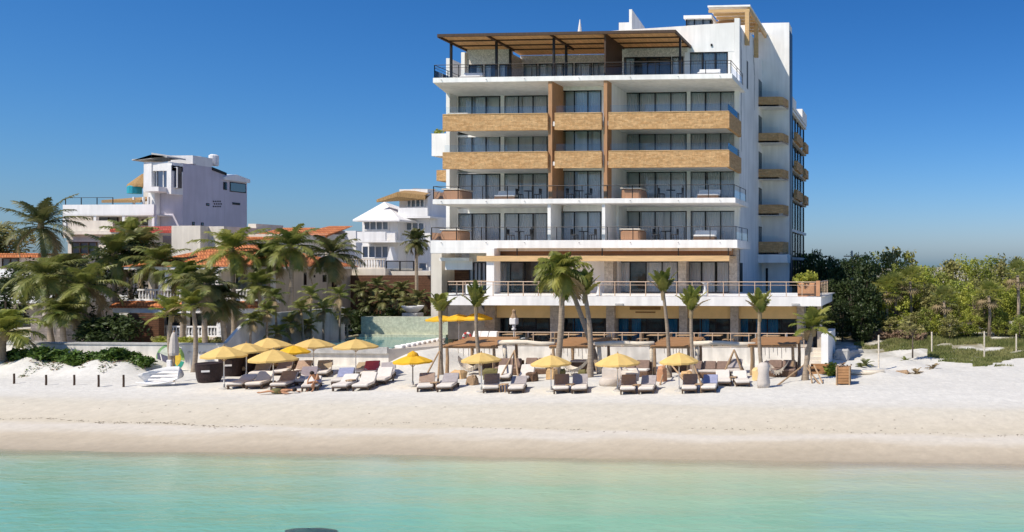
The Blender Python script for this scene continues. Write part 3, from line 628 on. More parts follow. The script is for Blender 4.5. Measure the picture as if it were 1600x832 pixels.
# ---- first floor: deck, glazing, stone columns, timber canopy
YD = 58.0
z_d0, z_d1 = PZ(990, 478, YD), PZ(990, 463.5, YD)
xd0, xd1 = PX(698, YD), PX(1283, YD)
hbox('deck_slab', M['white'], (xd0, xd1, YD, 66.5, z_d0, z_d1))
hbox('deck_edge', M['concrete'], (xd1-1, xd1+.28, YD+.2, 66, z_d1-.004, z_d1+.04))
rr = railing([(PX(700,YD+.12), 64), (PX(700,YD+.12), YD+.12), (PX(1278,YD+.12), YD+.12), (PX(1278,YD+.12), 65)], z_d1, 1.03, 1.12, 'rail', 'rail_glass', .8, mid=True, top=.035)
hbox('railing_end_post', M['terracotta'], (PX(1275,YD), PX(1281,YD), YD+.02, YD+.35, z_d1+.04, z_d1+1.12))
Y1 = 66.2
zh1 = PZ(960, 409, Y1)
q = MB().box(PX(757,Y1), XR, Y1, Y1+2, zh1, zf(388)-.002)
q.box(PX(757,Y1), PX(776,Y1), Y1+.001, Y1+.6, z_d1, zh1)
q.build('first_floor_wall', M['cream'], HT)
for a, b_, n, cu_ in ((776,843,3,[(.02,.2)]), (843,893,2,None), (893,946,2,None), (960,1060,4,[(.0,.24),(.5,1)]), (1074,1140,3,[(0,.32),(.35,.66),(.7,1)])):
    window(a, b_, 0, 0, Y1+.1, n, cu_, z=(z_d1, zh1))
hbox('first_floor_wall', M['cream'], (PX(1140,Y1), XR, Y1+.3, Y1+1.9, z_d1, zh1))
f = MB().box(XR-.05, XR+.012, 68.0, 69.2, z_d1, zh1-.1).build('slot_window', M['metal'], HT)
for a, b_ in ((946,959.5), (1061,1073.5), (1140.5,1153)):
    hbox('stone_column', M['column_stone'], (PX(a,65), PX(b_,65), 64.75, 65.6, z_d1, zf(388)-.003))
hbox('white_column', M['white'], (PX(760,62.6), PX(772,62.6), 62.6, 63.6, z_d1, zf(388)-.003))
hbox('canopy_fascia', M['cream'], (PX(769.5,YF+.3), PX(1142,YF+.3), YF+.3, YF+.6, zf(392.5), zf(388)-.004))
hbox('canopy_soffit', M['fin_wood'], (PX(769.5,64), PX(1142,64), 64.0, 66.1, zf(394)-.25, zf(388)-.006))
hbox('timber_canopy', M['timber'], (PX(745,62.4), PX(1139.5,62.4), 62.4, 62.7, PZ(940,408.5,62.4), PZ(940,400,62.4)), (PX(745,62.4), PX(1139.5,62.4), 62.7, 64.9, PZ(940,408.5,62.4)+.22, PZ(940,400,62.4)-.02))
for px in (808, 941, 1060, 1138): hbox('canopy_tie', M['metal'], (PX(px,62.55)-.03, PX(px,62.55)+.03, 62.5, 62.58, PZ(px,400,62.5), zf(388)-.02))
# left end of the first floor: tall blinds, dark recess, white beam, beige pier
hbox('white_beam', M['white'], (PX(686,64), PX(733,64), 64, 64.5, PZ(710,408,64), PZ(710,403,64)), (PX(690,64), PX(733,64), 64.5, 67, PZ(710,422,64), PZ(710,405,64)))
hbox('left_pier', M['cream'], (PX(673.5,65), PX(690,65), 65, 67, zb-.6, zf(395.5)))
hbox('recess_wall', M['brown_wall'], (PX(688,66.9), PX(735,66.9), 66.9, 67.3, zb, PZ(710,420,66.9)))
window(733.5, 760, 410, 462, 64.6, 4, [(0,.22),(.28,.6),(.68,1)])
hbox('recess_wall', M['cream'], (PX(733.5,64.6), PX(760,64.6), 64.6, 67.2, PZ(746,410,64.6), zf(395.5)))
# ---- ground floor under the deck
YG = 61.2; zt0 = 2.32
zhg = PZ(1000, 497, YG)
hbox('ochre_lintel', M['ochre'], (PX(773,60.7), PX(1246,60.7), 60.7, 61.2, zhg, z_d0))
for a, b_ in ((757,773),(859.5,873),(947,960),(1061,1073.5),(1141,1153.5),(1245,1256)):
    hbox('stone_column', M['column_stone'], (PX(a,60.4), PX(b_,60.4), 60.4, 61.6, zt0, z_d0))
# the two-line sign panel on the ochre band: too small to read in the photograph, built as its panel and raised strips
x0, x1, z0, z1 = rect(984, 1032, 479.5, 484.5, 60.68); sg = MB().box(x0, x1, 60.66, 60.70, z0, z1).build('sign_band', M['ochre_dark'], HT)
x0, x1, z0, z1 = rect(993, 1024, 487.2, 489.4, 60.68); MB().box(x0, x1, 60.665, 60.70, z0, z1).build('sign_band', M['ochre_dark'], HT)
for a, b_, n, cu_ in ((775,859,4,None), (873.5,946.5,3,[(.28,.62)]), (960.5,1060.5,4,[(.02,.2),(.26,.40),(.80,.98)]), (1074,1140.5,3,[(.28,.5)]), (1154,1244.5,4,[(.02,.16),(.30,.68)])):
    window(a, b_, 0, 0, YG+.1, n, cu_, z=(zt0, zhg), gl='dark_glass', cm='blue_curtain')
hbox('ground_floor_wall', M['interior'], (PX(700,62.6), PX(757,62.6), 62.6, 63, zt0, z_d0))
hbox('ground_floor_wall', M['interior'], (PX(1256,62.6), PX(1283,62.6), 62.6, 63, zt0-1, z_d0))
hbox('end_wall', M['white'], (PX(1283,56.5), PX(1294,56.5), 56.5, 62, 1.0, PZ(1288,523,56.5)))
hbox('end_wall', M['beige'], (PX(1277,59.5), PX(1283.5,59.5), 59.5, 60.2, 1.0, z_d0-.002))
# terrace podium and its white beach wall
hbox('terrace_floor', M['deckfloor'], (PX(690,57.25), PX(1257,57.25), 57.26, 66.2, .6, zt0))
xwl = PX(690,57)
MB().box(xwl, PX(1257,57), 57.0, 57.25, .5, zt0+.01).build('beach_wall', M['beachwall'], HT)
railing([(PX(778,57.1), 57.12), (PX(1256,57.1), 57.12)], zt0+.01, 1.0, 1.25, 'rail', 'rail_glass', .82, name='terrace_railing', top=.03)
# steps at the right-hand end of the terrace
st = MB()
for k in range(5): st.box(PX(1258,56.2), PX(1282,56.2), 56.4+k*.34, 58.2, .9+k*.26, 1.22+k*.26)
st.build('terrace_steps', M['cream'], HT)
# rooftop parasol, roof glass
t = thing('closed_parasol', (PX(901,69.5), 70.2, z_roofL), 'folded white parasol standing on the hotel roof', 'parasol')
MB().lathe([(.03,0),(.03,1.2),(.03,3.6)], t.location, 8).build('pole', M['steel'], t)
MB().lathe([(.16,1.55),(.24,1.7),(.22,2.4),(.10,3.2),(.02,3.7)], t.location, 8).build('canopy', M['white_cloth'], t, True)

# pool with pale green stone back wall, left of the hotel
PL = thing('swimming_pool', (PX(620,60), 60, 1.2), 'raised teal pool with pale green stone back wall left of the hotel', 'pool')
xd = PX(350, 51.5)
xp0 = xd+1.3; xp1 = PX(702,63.4)
MB().box(xp0, xp1, 63.2, 63.8, 1.2, PZ(620,495.5,63.2)).build('back_wall', M['poolwall'], PL)
MB().box(xp0, xp1, 62.9, 63.2, 1.2, 2.62).build('ledge', M['poolwall'], PL)
pw, nt_, b_ = newmat('pool_water'); b_.inputs['Base Color'].default_value = (.10,.26,.27,1); b_.inputs['Roughness'].default_value = .04; b_.inputs['IOR'].default_value = 1.33
n_ = _n(nt_, 'ShaderNodeTexNoise'); n_.inputs['Scale'].default_value = 2.2; n_.inputs['Detail'].default_value = 3
bp_ = _n(nt_, 'ShaderNodeBump'); bp_.inputs['Strength'].default_value = .2; bp_.inputs['Distance'].default_value = .05; nt_.links.new(n_.outputs['Fac'], bp_.inputs['Height']); nt_.links.new(bp_.outputs[0], b_.inputs['Normal'])
tc_ = _n(nt_, 'ShaderNodeTexCoord'); nt_.links.new(tc_.outputs['Object'], n_.inputs['Vector'])
xpr = PX(607,54.5)
MB().prism([(xp0,54.9),(xpr,54.9),(PX(690,62.0),62.0),(PX(690,62.0),62.9),(xp0,62.9)], 1.3, 2.40).build('water', pw, PL)
MB().box(PX(455,54.5), xpr, 54.5, 54.9, .5, 2.36).build('front_wall', M['beachwall'], PL)
MB().box(PX(448,54.5), xpr+.02, 54.3, 54.499, 2.05, 2.48).build('overflow_channel', M['concrete'], PL)
# tiled rim with blocks stepping along the right-hand edge
q = MB()
for k in range(9):
    t_ = k/9; xx = xpr+(PX(690,62)-xpr)*t_; yy = 55.2+6.6*t_; q.bev(xx-.05, xx+.55, yy, yy+.42, 2.3, 2.52, .05)
q.build('rim_block', M['white'], PL)
MB().prism([(xpr,54.5),(PX(690,57),57.0),(PX(700,63),62.5),(PX(690,62),62.4)], .8, 2.33).build('pool_deck', M['deckfloor'], PL)
# ---------------------------------------------------------------- neighbouring houses on the left
def part(parent, name, m, *boxes):
    q = MB()
    for b in boxes: q.box(*b)
    return q.build(name, M[m] if isinstance(m, str) else m, parent)
def fbox(px0, px1, py0, py1, Y, depth):      # a box whose front face fills that pixel rectangle on plane Y
    x0, x1, z0, z1 = rect(px0, px1, py0, py1, Y); return (x0, x1, Y, Y+depth, z0, z1)
def balustrade(parent, x0, x1, y, z, h=.85, axis='x', m='white2', step=.27):
    q = MB(); n = max(2, int(abs(x1-x0)/step))
    def bb(a0, a1, c0, c1, z0, z1):
        if axis == 'x': q.box(a0, a1, c0, c1, z0, z1)
        else: q.box(c0, c1, a0, a1, z0, z1)
    bb(x0, x1, y-.10, y+.10, z+h-.12, z+h); bb(x0, x1, y-.10, y+.10, z, z+.10)
    for i in range(n):
        t = x0+(x1-x0)*(i+.5)/n
        c = (t, y, z+.10) if axis == 'x' else (y, t, z+.10)
        q.lathe([(.05,0),(.085,.2),(.045,.5),(.06,h-.22)], c, 6)
    return q.build('balustrade', M[m], parent)
# tiled house behind the beach wall
YH = 66.0
TH_ = thing('tiled_house', (PX(335, YH), YH, 1.8), 'two storey beige house with orange tiled roof and white balustrades behind the palms', 'house')
hx0, hx1 = PX(232, YH), PX(437, YH); ez = PZ(335, 421, YH)
part(TH_, 'wall', 'beige', (hx0, hx1, YH, 75, 1.4, ez), )
part(TH_, 'eave', 'white2', (hx0-.5, hx1+.35, YH-1.7, 75.3, ez, ez+.22))
q = MB(); a, b_ = hx0-.6, hx1+.45; c, d = YH-1.8, 75.4; rz = ez+2.15
q.add([(a,c,ez+.223),(b_,c,ez+.223),(b_,d,ez+.223),(a,d,ez+.223),(a+4.5,(c+d)/2,rz),(b_-4.5,(c+d)/2,rz)], [(0,1,5,4),(1,2,5),(2,3,4,5),(3,0,4),(3,2,1,0)])
q.build('roof', M['tile'], TH_)
zf1 = PZ(335, 469.5, YH-1.6)
part(TH_, 'balcony_floor', 'white2', (hx0-.2, hx1+.1, YH-1.7, YH-.003, zf1-.28, zf1))
q = MB(); q.add([(hx0-.9,YH-2.6,zf1-.45),(hx1+.2,YH-2.6,zf1-.45),(hx1+.2,YH-1.7,zf1-.06),(hx0-.9,YH-1.7,zf1-.06),(hx0-.9,YH-2.6,zf1-.6),(hx1+.2,YH-2.6,zf1-.6),(hx1+.2,YH-1.7,zf1-.6),(hx0-.9,YH-1.7,zf1-.6)], [(0,1,2,3),(4,5,1,0),(5,6,2,1),(7,4,0,3),(7,6,5,4),(3,2,6,7)])
q.build('porch_roof', M['tile'], TH_)
balustrade(TH_, hx0+.6, hx1-.1, YH-1.55, zf1, .9)
part(TH_, 'porch_beam', 'white2', (hx0-.7, hx1+.1, YH-2.45, YH-2.2, zf1-1.0, zf1-.62))
for px in (245, 290, 345, 432): x = PX(px, YH-2.3); part(TH_, 'porch_column', 'white2', (x-.2, x+.2, YH-2.5, YH-2.1, 1.4, zf1-1.0))
for px in (252, 262, 340, 425): x = PX(px, YH-1.5); part(TH_, 'balcony_column', 'white2', (x-.15, x+.15, YH-1.6, YH-1.3, zf1+.9, ez))
zg_ = PZ(300, 526, YH-2.3)
balustrade(TH_, hx0-.6, PX(352, YH-2.4), YH-2.35, zg_, .85)
part(TH_, 'porch_wall', 'beige', (hx0-.7, PX(352,YH-2.4), YH-2.5, YH-2.2, 1.2, zg_-.003))
for a, b_, t, u in ((262,282,430,466),(300,330,428,466),(370,420,430,466),(262,300,488,524),(305,345,486,524)):
    window(a, b_, t, u, YH-.02, 2, None, TH_, gl='dark_glass', inner=False)
for a, b_, t, u in ((453,458,424,446),(474.5,479,426,446),(490,492.5,430,434),(504,510,430,441),(518,526,430,452)):
    ya, yb = PY(a, hx1), PY(b_, hx1); ym = (ya+yb)/2
    f = part(TH_, 'window', 'metal', (hx1-.05, hx1+.02, ya, yb, PZ((a+b_)/2,u,ym), PZ((a+b_)/2,t,ym)))
    part(f, 'pane', 'dark_glass', (hx1+.021, hx1+.028, ya+.08, yb-.08, PZ((a+b_)/2,u,ym)+.08, PZ((a+b_)/2,t,ym)-.08))
# tall weathered boundary wall running inland
q = MB(); prof = [(51.76, 1.0), (63.15, 1.0), (63.15, 4.75), (58, 4.7), (54.6, 4.72), (53.6, 4.4), (52.6, 3.7), (51.76, 3.0)]
q.prism_x(prof, xd-.25, xd)
o = q.build('boundary_wall', M['gardenwall']); tag(o, 'tall streaked grey white boundary wall between the tiled house and the pool', 'wall')
# low white wall along the beach, with coping
t = thing('beach_boundary_wall', (PX(150,51.5), 51.5, 1.2), 'long low white wall behind the hedge with a painted round emblem', 'wall')
xa, xb = PX(-60, 51.5), PX(350.2, 51.5); zt = PZ(150, 538.5, 51.5)
part(t, 'wall', 'beachwall', (xa, xb, 51.5, 51.75, .6, zt))
part(t, 'coping', 'concrete', (xa, xb+.02, 51.44, 51.82, zt+.001, zt+.12))
# emblem painted on the wall: green ringed round parrot head
def disc_part(name, m, pts, dy):
    vs = [(x, 51.5-dy, z) for x, z in pts]
    MB().add(vs, [tuple(range(len(vs)))]).build(name, m, t)
def ep(px, py): p = P(px, py, 51.5); return (p.x, p.z)
def wedge(cx, cy, r0, r1, a0, a1, n=18):
    A = [(cx+r1*math.cos(R(a0+(a1-a0)*i/n)), cy-r1*math.sin(R(a0+(a1-a0)*i/n))) for i in range(n+1)]
    B = [(cx+r0*math.cos(R(a1+(a0-a1)*i/n)), cy-r0*math.sin(R(a1+(a0-a1)*i/n))) for i in range(n+1)]
    return [ep(*p) for p in A + B]
pm = lambda n, c: mat(n, c, .7, .25, 3)
disc_part('emblem_field', pm('emblem_pale', (.58,.62,.52)), wedge(266, 560, .01, 21, 0, 359.9, 40), .004)
disc_part('emblem_ring', pm('emblem_green', (.22,.40,.17)), wedge(266, 560, 18.5, 22, 40, 200, 24), .008)
disc_part('emblem_ring', pm('emblem_leaf', (.30,.44,.12)), wedge(266, 560, 11, 22.4, -10, 60), .010)
disc_part('emblem_patch', pm('emblem_yellow', (.70,.48,.06)), wedge(268, 560, 4, 15, -55, 40), .013)
disc_part('emblem_patch', pm('emblem_teal', (.04,.32,.24)), wedge(266, 560, 10, 22.5, -75, -15), .012)
disc_part('emblem_patch', pm('emblem_slate', (.10,.10,.15)), [ep(*p) for p in ((246,551),(262,557),(263,571),(258,573),(252,571),(246,563))], .014)
disc_part('emblem_patch', M['white'], [ep(*p) for p in ((250,553),(251.5,553.5),(256,572),(254.5,571.5))], .017)
# faint grey brush lettering beside the emblem, too worn to read
q = MB(); rng = random.Random(8)
for (x0_, x1_, yy, loops) in ((293, 299, 551, 2), (311, 321, 552, 4)):
    pts = []
    for i in range(loops*8+1):
        u = i/(loops*8); a_ = 2*math.pi*u*loops
        x_, z_ = ep(x0_+(x1_-x0_)*u+.8*math.cos(a_), yy+1.8*math.sin(a_)*(.8+.4*math.sin(a_*.37))); pts.append((x_, 51.492, z_))
    q.tube(pts, .018, 4)
q.build('brush_lettering', mat('grey_paint', (.42,.40,.36), .8, .2, 4), t)

# ---- white house with pyramid roof, between the tiled house and the hotel
YW_ = 86.0
WH = thing('white_house', (PX(610, YW_), YW_, 2.5), 'bright white house with white pyramid roof, stacked balconies and thatched top', 'house')
part(WH, 'wall', 'white2', fbox(566, 622, 343, 440, YW_+1.2, 7), fbox(622, 672, 338, 440, YW_+2.6, 8), fbox(624, 668, 296, 340, YW_+3.5, 6))
x0, x1, z0, z1 = rect(551, 624, 318, 343.5, YW_-.6)
q = MB(); ax = PX(599, YW_+4)
q.add([(x0,YW_-.6,z0),(x1,YW_-.6,z0),(x1,YW_+9,z0),(x0,YW_+9,z0),(ax,YW_+4.2,z1+.55),(x0,YW_-.6,z0-.18),(x1,YW_-.6,z0-.18),(x1,YW_+9,z0-.18),(x0,YW_+9,z0-.18)],
      [(0,1,4),(1,2,4),(2,3,4),(3,0,4),(5,6,1,0),(6,7,2,1),(8,5,0,3),(8,7,6,5)])
q.build('roof', M['white2'], WH)
part(WH, 'balcony', 'white2', fbox(558, 602, 362.5, 376, YW_-.8, .25), fbox(602.2, 617, 362.5, 376, YW_+.2, .25), fbox(556, 618, 376.2, 379, YW_-.85, 3))
part(WH, 'balcony', 'white2', fbox(622, 668, 325, 338, YW_+1.6, .25), fbox(620, 672, 338.2, 341, YW_+1.55, 2.5), fbox(625, 640, 365, 377, YW_+1.6, .3))
for a, b_, t_, u, n in ((569,608,345.5,360.5,4),(622,626,346,361,1),(634.5,664,347.5,361,3),(636,664,311,325,4),(566,608,384,404,4),(654,668,410,424,1)):
    window(a, b_, t_, u, YW_+(1.18 if a < 612 else 3.4 if t_ < 320 else 2.55), n, [(0,.3)] if n > 2 else None, WH, gl='dark_glass', frm='white2', fr=.12, inner=False)
q = MB(); x0, x1, z0, z1 = rect(600, 667, 296, 316, YW_+2.5)
q.add([(x0-.2,YW_+1.5,z0+.2),(PX(618,YW_+2)+.5,YW_+1.5,PZ(620,301,YW_+2)),(x1,YW_+2.2,PZ(660,305,YW_+2)),(x1-1,YW_+6,z1+.3),(PX(630,YW_+4),YW_+6,z1+.4),(x0+1.5,YW_+6,z0+1.2),(x0-.2,YW_+1.5,z0-.1),(PX(618,YW_+2)+.5,YW_+1.5,PZ(620,301,YW_+2)-.5),(x1,YW_+2.2,PZ(660,305,YW_+2)-.5)],
      [(0,1,4,5),(1,2,3,4),(6,7,1,0),(7,8,2,1),(6,8,7),(0,5,6),(5,4,3,8,6)])
q.build('thatched_roof', M['thatch'], WH)
MB().prism_y([(PX(604,YW_-1),PZ(610,407,YW_-1)),(PX(615,YW_-1),PZ(610,407,YW_-1)),(PX(609.5,YW_-1),PZ(610,386,YW_-1))], YW_-1, YW_-.3).build('gable_ornament', M['white2'], WH)
# garden terrace wall in front of the white house
GT = thing('garden_terrace', (PX(600, 77), 77, 2.2), 'cream terrace with balustrade and glass rail above the brown wall below the white house', 'terrace')
part(GT, 'wall', 'cream', fbox(537, 602, 420, 460, 76, 6), fbox(602.2, 672, 424, 460, 76.6, 6), fbox(536, 546, 430, 480, 75.6, .38))
balustrade(GT, PX(542,76.2), PX(602,76.2), 76.2, PZ(570,420,76), .95, m='cream')
x0, x1, z0, z1 = rect(603, 646, 408, 424, 76.8)
f = MB(); f.box(x0, x1, 76.8, 76.9, z1-.08, z1); f.box(x0, x1, 76.8, 76.9, z0, z0+.06)
for k in range(3): f.box(x0+(x1-x0)*k/2-.05, x0+(x1-x0)*k/2+.05, 76.805, 76.895, z0, z1)
f = f.build('railing', M['metal'], GT); MB().box(x0, x1, 76.84, 76.86, z0+.06, z1-.08).build('glass_panel', M['rail_glass'], f)
t = MB(); b = fbox(547.5, 672, 430.5, 498, 74.5, .3); t.box(b[0], b[1], b[2], b[3], 1.6, b[5])
tag(t.build('wooden_screen_wall', M['brown_wall']), 'long brown timber clad wall behind the pool planting', 'wall')

# ---- lilac grey block with blue glazing
YL = 88.0
LB = thing('lilac_apartment_block', (PX(300, YL), YL, 2.5), 'tall lilac grey block with blue glass corner and white roof tanks, behind the palms', 'building')
lx1 = PX(282, YL); lx0 = PX(240, YL); yb1 = PY(331, lx1); yb2 = PY(351, lx1); yb3 = PY(386, lx1)
zt1 = PZ(282, 252, YL); zt2 = PZ(330, 258, yb1)
part(LB, 'wall', 'lilac', (lx0+.3, lx1, YL+.3, yb1, 2.5, zt1-.2), (lx0, lx1-.02, yb1, yb2, 2.5, PZ(341,266,yb1)), (lx0, lx1-.01, yb2, yb3, 2.5, PZ(365,281,yb2+2)))
part(LB, 'front_frame', 'white2', (lx0, lx0+.9, YL-1.2, YL+.29, PZ(260,302,YL), zt1-.25), (lx1-.5, lx1+.01, YL-1.2, YL+.29, PZ(260,305,YL), zt1-.6), (lx0, lx1+.01, YL-1.1, YL+.29, zt1-1.2, zt1-.26))
part(LB, 'balcony', 'white2', (lx0+.9, lx1-.5, YL-2.2, YL+.2, PZ(252,302,YL), PZ(252,295,YL)), (lx0-.25, lx0+.5, YL-.4, YL+.25, 2.5, PZ(252,302,YL)))
window(245, 278, 261.5, 294, YL-.75, 3, [(0,1)], LB, gl='blue_glass', cm='blue_curtain', frm='white2', inner=True)
MB().prism_y([(lx0-1.1,zt1+.05),(lx0+1.2,zt1+.25),(lx1-2,zt1+.75),(lx1-.2,zt1+.35),(lx1-.2,zt1+.2),(lx1-2,zt1+.55),(lx0+1.2,zt1+.1),(lx0-1.1,zt1-.1)], YL-1.5, YL+.9).build('canopy', M['concrete'], LB)
part(LB, 'roof_parapet', 'white2', (lx1-.4, lx1+.005, YL+2, yb1-.1, zt1-.2, zt1+.15), (lx1-3, lx1+.006, yb1-2.6, yb1+.1, zt1-.1, PZ(322,246,yb1-1)))
for k, (yy, h) in enumerate(((YL+3.4,.7),(YL+4.6,.5),(YL+5.6,1.2))):
    MB().lathe([(.45,0),(.5,.1),(.5,h),(.3,h+.15)], (lx1-1, yy, zt1+.14), 12).build('water_tank', M['white2'], LB)
MB().prism_x([(yb1,PZ(341,266,yb1)),(yb2+.2,PZ(341,266,yb1)-.4),(yb2+.2,PZ(341,266,yb1)-.1),(yb1,PZ(341,266,yb1)+.35)], lx1-2, lx1+.1).build('roof_overhang', M['metal'], LB)
MB().prism_x([(yb2-.3,PZ(365,281,yb2+2)+.1),(yb2+1.5,PZ(365,281,yb2+2)+.55),(yb3+.2,PZ(365,281,yb2+2)+.15),(yb3+.2,PZ(365,281,yb2+2)-.25),(yb2-.3,PZ(365,281,yb2+2)-.25)], lx1-3, lx1+.25).build('curved_roof', M['white2'], LB)
def sidewin(a, b_, t_, u, gl='dark_glass', nm='window'):
    ya, yb = PY(a, lx1), PY(b_, lx1); ym = (ya+yb)/2
    f = part(LB, nm, 'metal', (lx1-.05, lx1+.03, ya, yb, PZ((a+b_)/2,u,ym), PZ((a+b_)/2,t_,ym)))
    part(f, 'pane', gl, (lx1+.031, lx1+.04, ya+.1, yb-.1, PZ((a+b_)/2,u,ym)+.1, PZ((a+b_)/2,t_,ym)-.1))
sidewin(359, 384, 286, 301, 'blue_glass'); sidewin(349, 354.5, 285, 297); sidewin(322, 327, 318, 322); sidewin(363, 375, 317, 320.5); sidewin(300, 304, 347, 353); sidewin(314, 318, 348, 353)
q = MB()
for i in range(4):
    for j in range(3):
        yy = PY(333+i*3.4+(j % 2)*1.5, lx1); zz = PZ(338, 316+j*4, yy); q.box(lx1-.02, lx1+.012, yy, yy+.16, zz, zz+.16)
q.build('vent_hole', M['metal'], LB)

# ---- cream terraced house with a white roof parapet
YT_ = 86.0
TR = thing('terraced_house', (PX(170, YT_), YT_, 2.5), 'white and cream house with long white roof parapet and red tiled edge', 'house')
part(TR, 'roof_parapet', 'white2', fbox(98, 240.5, 320, 335, YT_, .3), fbox(98, 240, 335.2, 337, YT_, 5))
part(TR, 'loggia_wall', 'beige', fbox(98, 240, 330, 372, YT_+3.2, 4))
for a in (99, 146, 191, 237): part(TR, 'column', 'white2', fbox(a, a+4, 335, 366, YT_+.1, .35))
part(TR, 'parapet', 'cream', fbox(106, 176, 345, 361.5, YT_-3, .25), fbox(100, 217, 361.7, 366.5, YT_-3.3, 5))
part(TR, 'lower_wall', 'cream', fbox(106, 215, 366.7, 460, YT_-2.6, 3), fbox(104, 160, 375, 378, YT_-2.75, .3))
for a, b_, t_, u, n, Y in ((113,152,378.5,397,3,YT_-2.65),(203,215,338,360,1,YT_+3.15),(155,185,338,352,2,YT_+3.15),(222,236,343,352,1,YT_+3.15)):
    window(a, b_, t_, u, Y, n, [(0,.4)] if n > 2 else None, TR, gl='dark_glass', inner=False, frm='dark_timber')
x0, x1, z0, z1 = rect(177, 250, 351, 363, YT_-3)
q = MB(); q.add([(x0,YT_-3.4,z0+.35),(x1+2,YT_-3.4,z0+.1),(x1+1,YT_-.2,z1),(x0,YT_-.2,z1-.1),(x0,YT_-3.4,z0),(x1+2,YT_-3.4,z0-.15)], [(0,1,2,3),(4,5,1,0),(4,0,3),(5,2,1)]); q.build('roof', M['red_tile'], TR)
x0, x1, z0, z1 = rect(101, 172, 309, 320, YT_)
railing([(x0, YT_+.1), (PX(175,YT_), YT_+.1)], z0, z1-z0, 2.2, 'metal', 'rail_glass', (z1-z0)*.9, TR, r=.03)
q = MB(); x0, x1, z0, z1 = rect(172, 232, 302.5, 319.5, YT_+2); q.add([(x0,YT_+1,z0+.4),(x1,YT_+1,z0+.4),(x1,YT_+5,z1),(x0+3.5,YT_+5,z1),(x0,YT_+1,z0+.1),(x1,YT_+1,z0+.1)], [(0,1,2,3),(4,5,1,0),(4,0,3),(5,2,1)])
q.build('thatched_roof', M['thatch'], TR)
for a in (207, 222, 230): part(TR, 'thatch_post', 'white2', fbox(a, a+2, 308, 320, YT_+1.2, .2))
part(TR, 'stair_block', 'cream', fbox(224, 241, 270, 320, YT_+5, 3)); window(229, 237, 279, 291, YT_+4.98, 1, None, TR, gl='dark_glass', inner=False)
MB().lathe([(1.6,0),(1.5,.3),(.2,1.6)], (PX(219,YT_+6), YT_+6.5, PZ(219,293,YT_+6)), 14).build('thatched_roof', M['thatch'], TR)
MB().lathe([(.7,0),(.7,.8),(.4,1.0)], (PX(210,YT_+5.5), YT_+5.5, PZ(210,303,YT_+5.5)), 12).build('water_tank', M['turq'], TR)

# ---- villa at the left edge
VA = thing('shaded_villa', (PX(30, 74), 74, 2), 'low villa with pale floor bands and deep dark porches at the left edge', 'house')
part(VA, 'wall', 'beige', fbox(-70, 112, 402, 520, 77.5, 5))
part(VA, 'floor_band', 'white2', fbox(-70, 112, 421, 433, 73.6, 4), fbox(-70, 108, 462, 474, 73.6, 4))
for a in (-30, 10, 66, 98): part(VA, 'column', 'cream', fbox(a, a+7, 433.2, 520, 74, .5))
for a, b_, t_, u in ((-20,28,436,458),(34,60,436,458),(74,98,436,458),(-20,40,476,505),(70,100,478,500),(4,30,404,419)):
    window(a, b_, t_, u, 77.48, 2, None, VA, gl='dark_glass', inner=False, frm='dark_timber')
part(VA, 'roof', 'tile', fbox(-70, 60, 396, 403, 76.8, 5))
# stone garden walls behind the beach wall
tag(part(None, 'stone_garden_wall', 'grey_stone', fbox(48, 132, 494, 535, 61.5, .5)), 'grey brown block garden wall behind the left palms', 'wall')
tag(part(None, 'brown_garden_wall', 'brown_wall', fbox(200, 248, 490, 535, 62.5, .5)), 'plain brown garden wall left of the tiled house porch', 'wall')
# ---- rooftops seen between the palms
def block(name, label, m, boxes, roof=None, wins=()):
    t = thing(name, ((boxes[0][0]+boxes[0][1])/2, boxes[0][2], 2.5), label, 'house')
    part(t, 'wall', m, *[(b[0], b[1], b[2], b[3], 2.5, b[5]) for b in boxes])
    if roof:
        x0, x1, z0, z1 = rect(*roof[:4], roof[4]); Y = roof[4]
        q = MB(); q.add([(x0,Y-.5,z0),(x1,Y-.5,z0),(x1-.6,Y+5,z1+.5),(x0+.6,Y+5,z1+.5),(x0,Y-.5,z0-.25),(x1,Y-.5,z0-.25)], [(0,1,2,3),(4,5,1,0),(4,0,3),(5,2,1)]); q.build('roof', M['tile'], t)
    for w_ in wins: window(*w_, t, gl='dark_glass', inner=False)
    return t
block('cream_rooftop_house', 'cream block with an angled lit face below the lilac block', 'cream', [fbox(268, 313, 353, 430, 81, 6), fbox(313.2, 350, 354, 430, 82, 6)])
block('tiled_rooftop_house', 'cream house with orange tiled roof behind the middle palms', 'cream', [fbox(384, 446, 366, 430, 84, 6), fbox(388, 400, 350, 372, 87, 4)], (380, 450, 360, 372, 84))
block('far_tiled_house', 'small far house with orange roof between two palms left of the white house', 'cream', [fbox(463, 512, 366, 420, 92, 6)], (460, 515, 357, 368, 92))
block('far_cream_house', 'far flat roofed cream house just left of the white house', 'white2', [fbox(500, 556, 361, 430, 95, 6)])
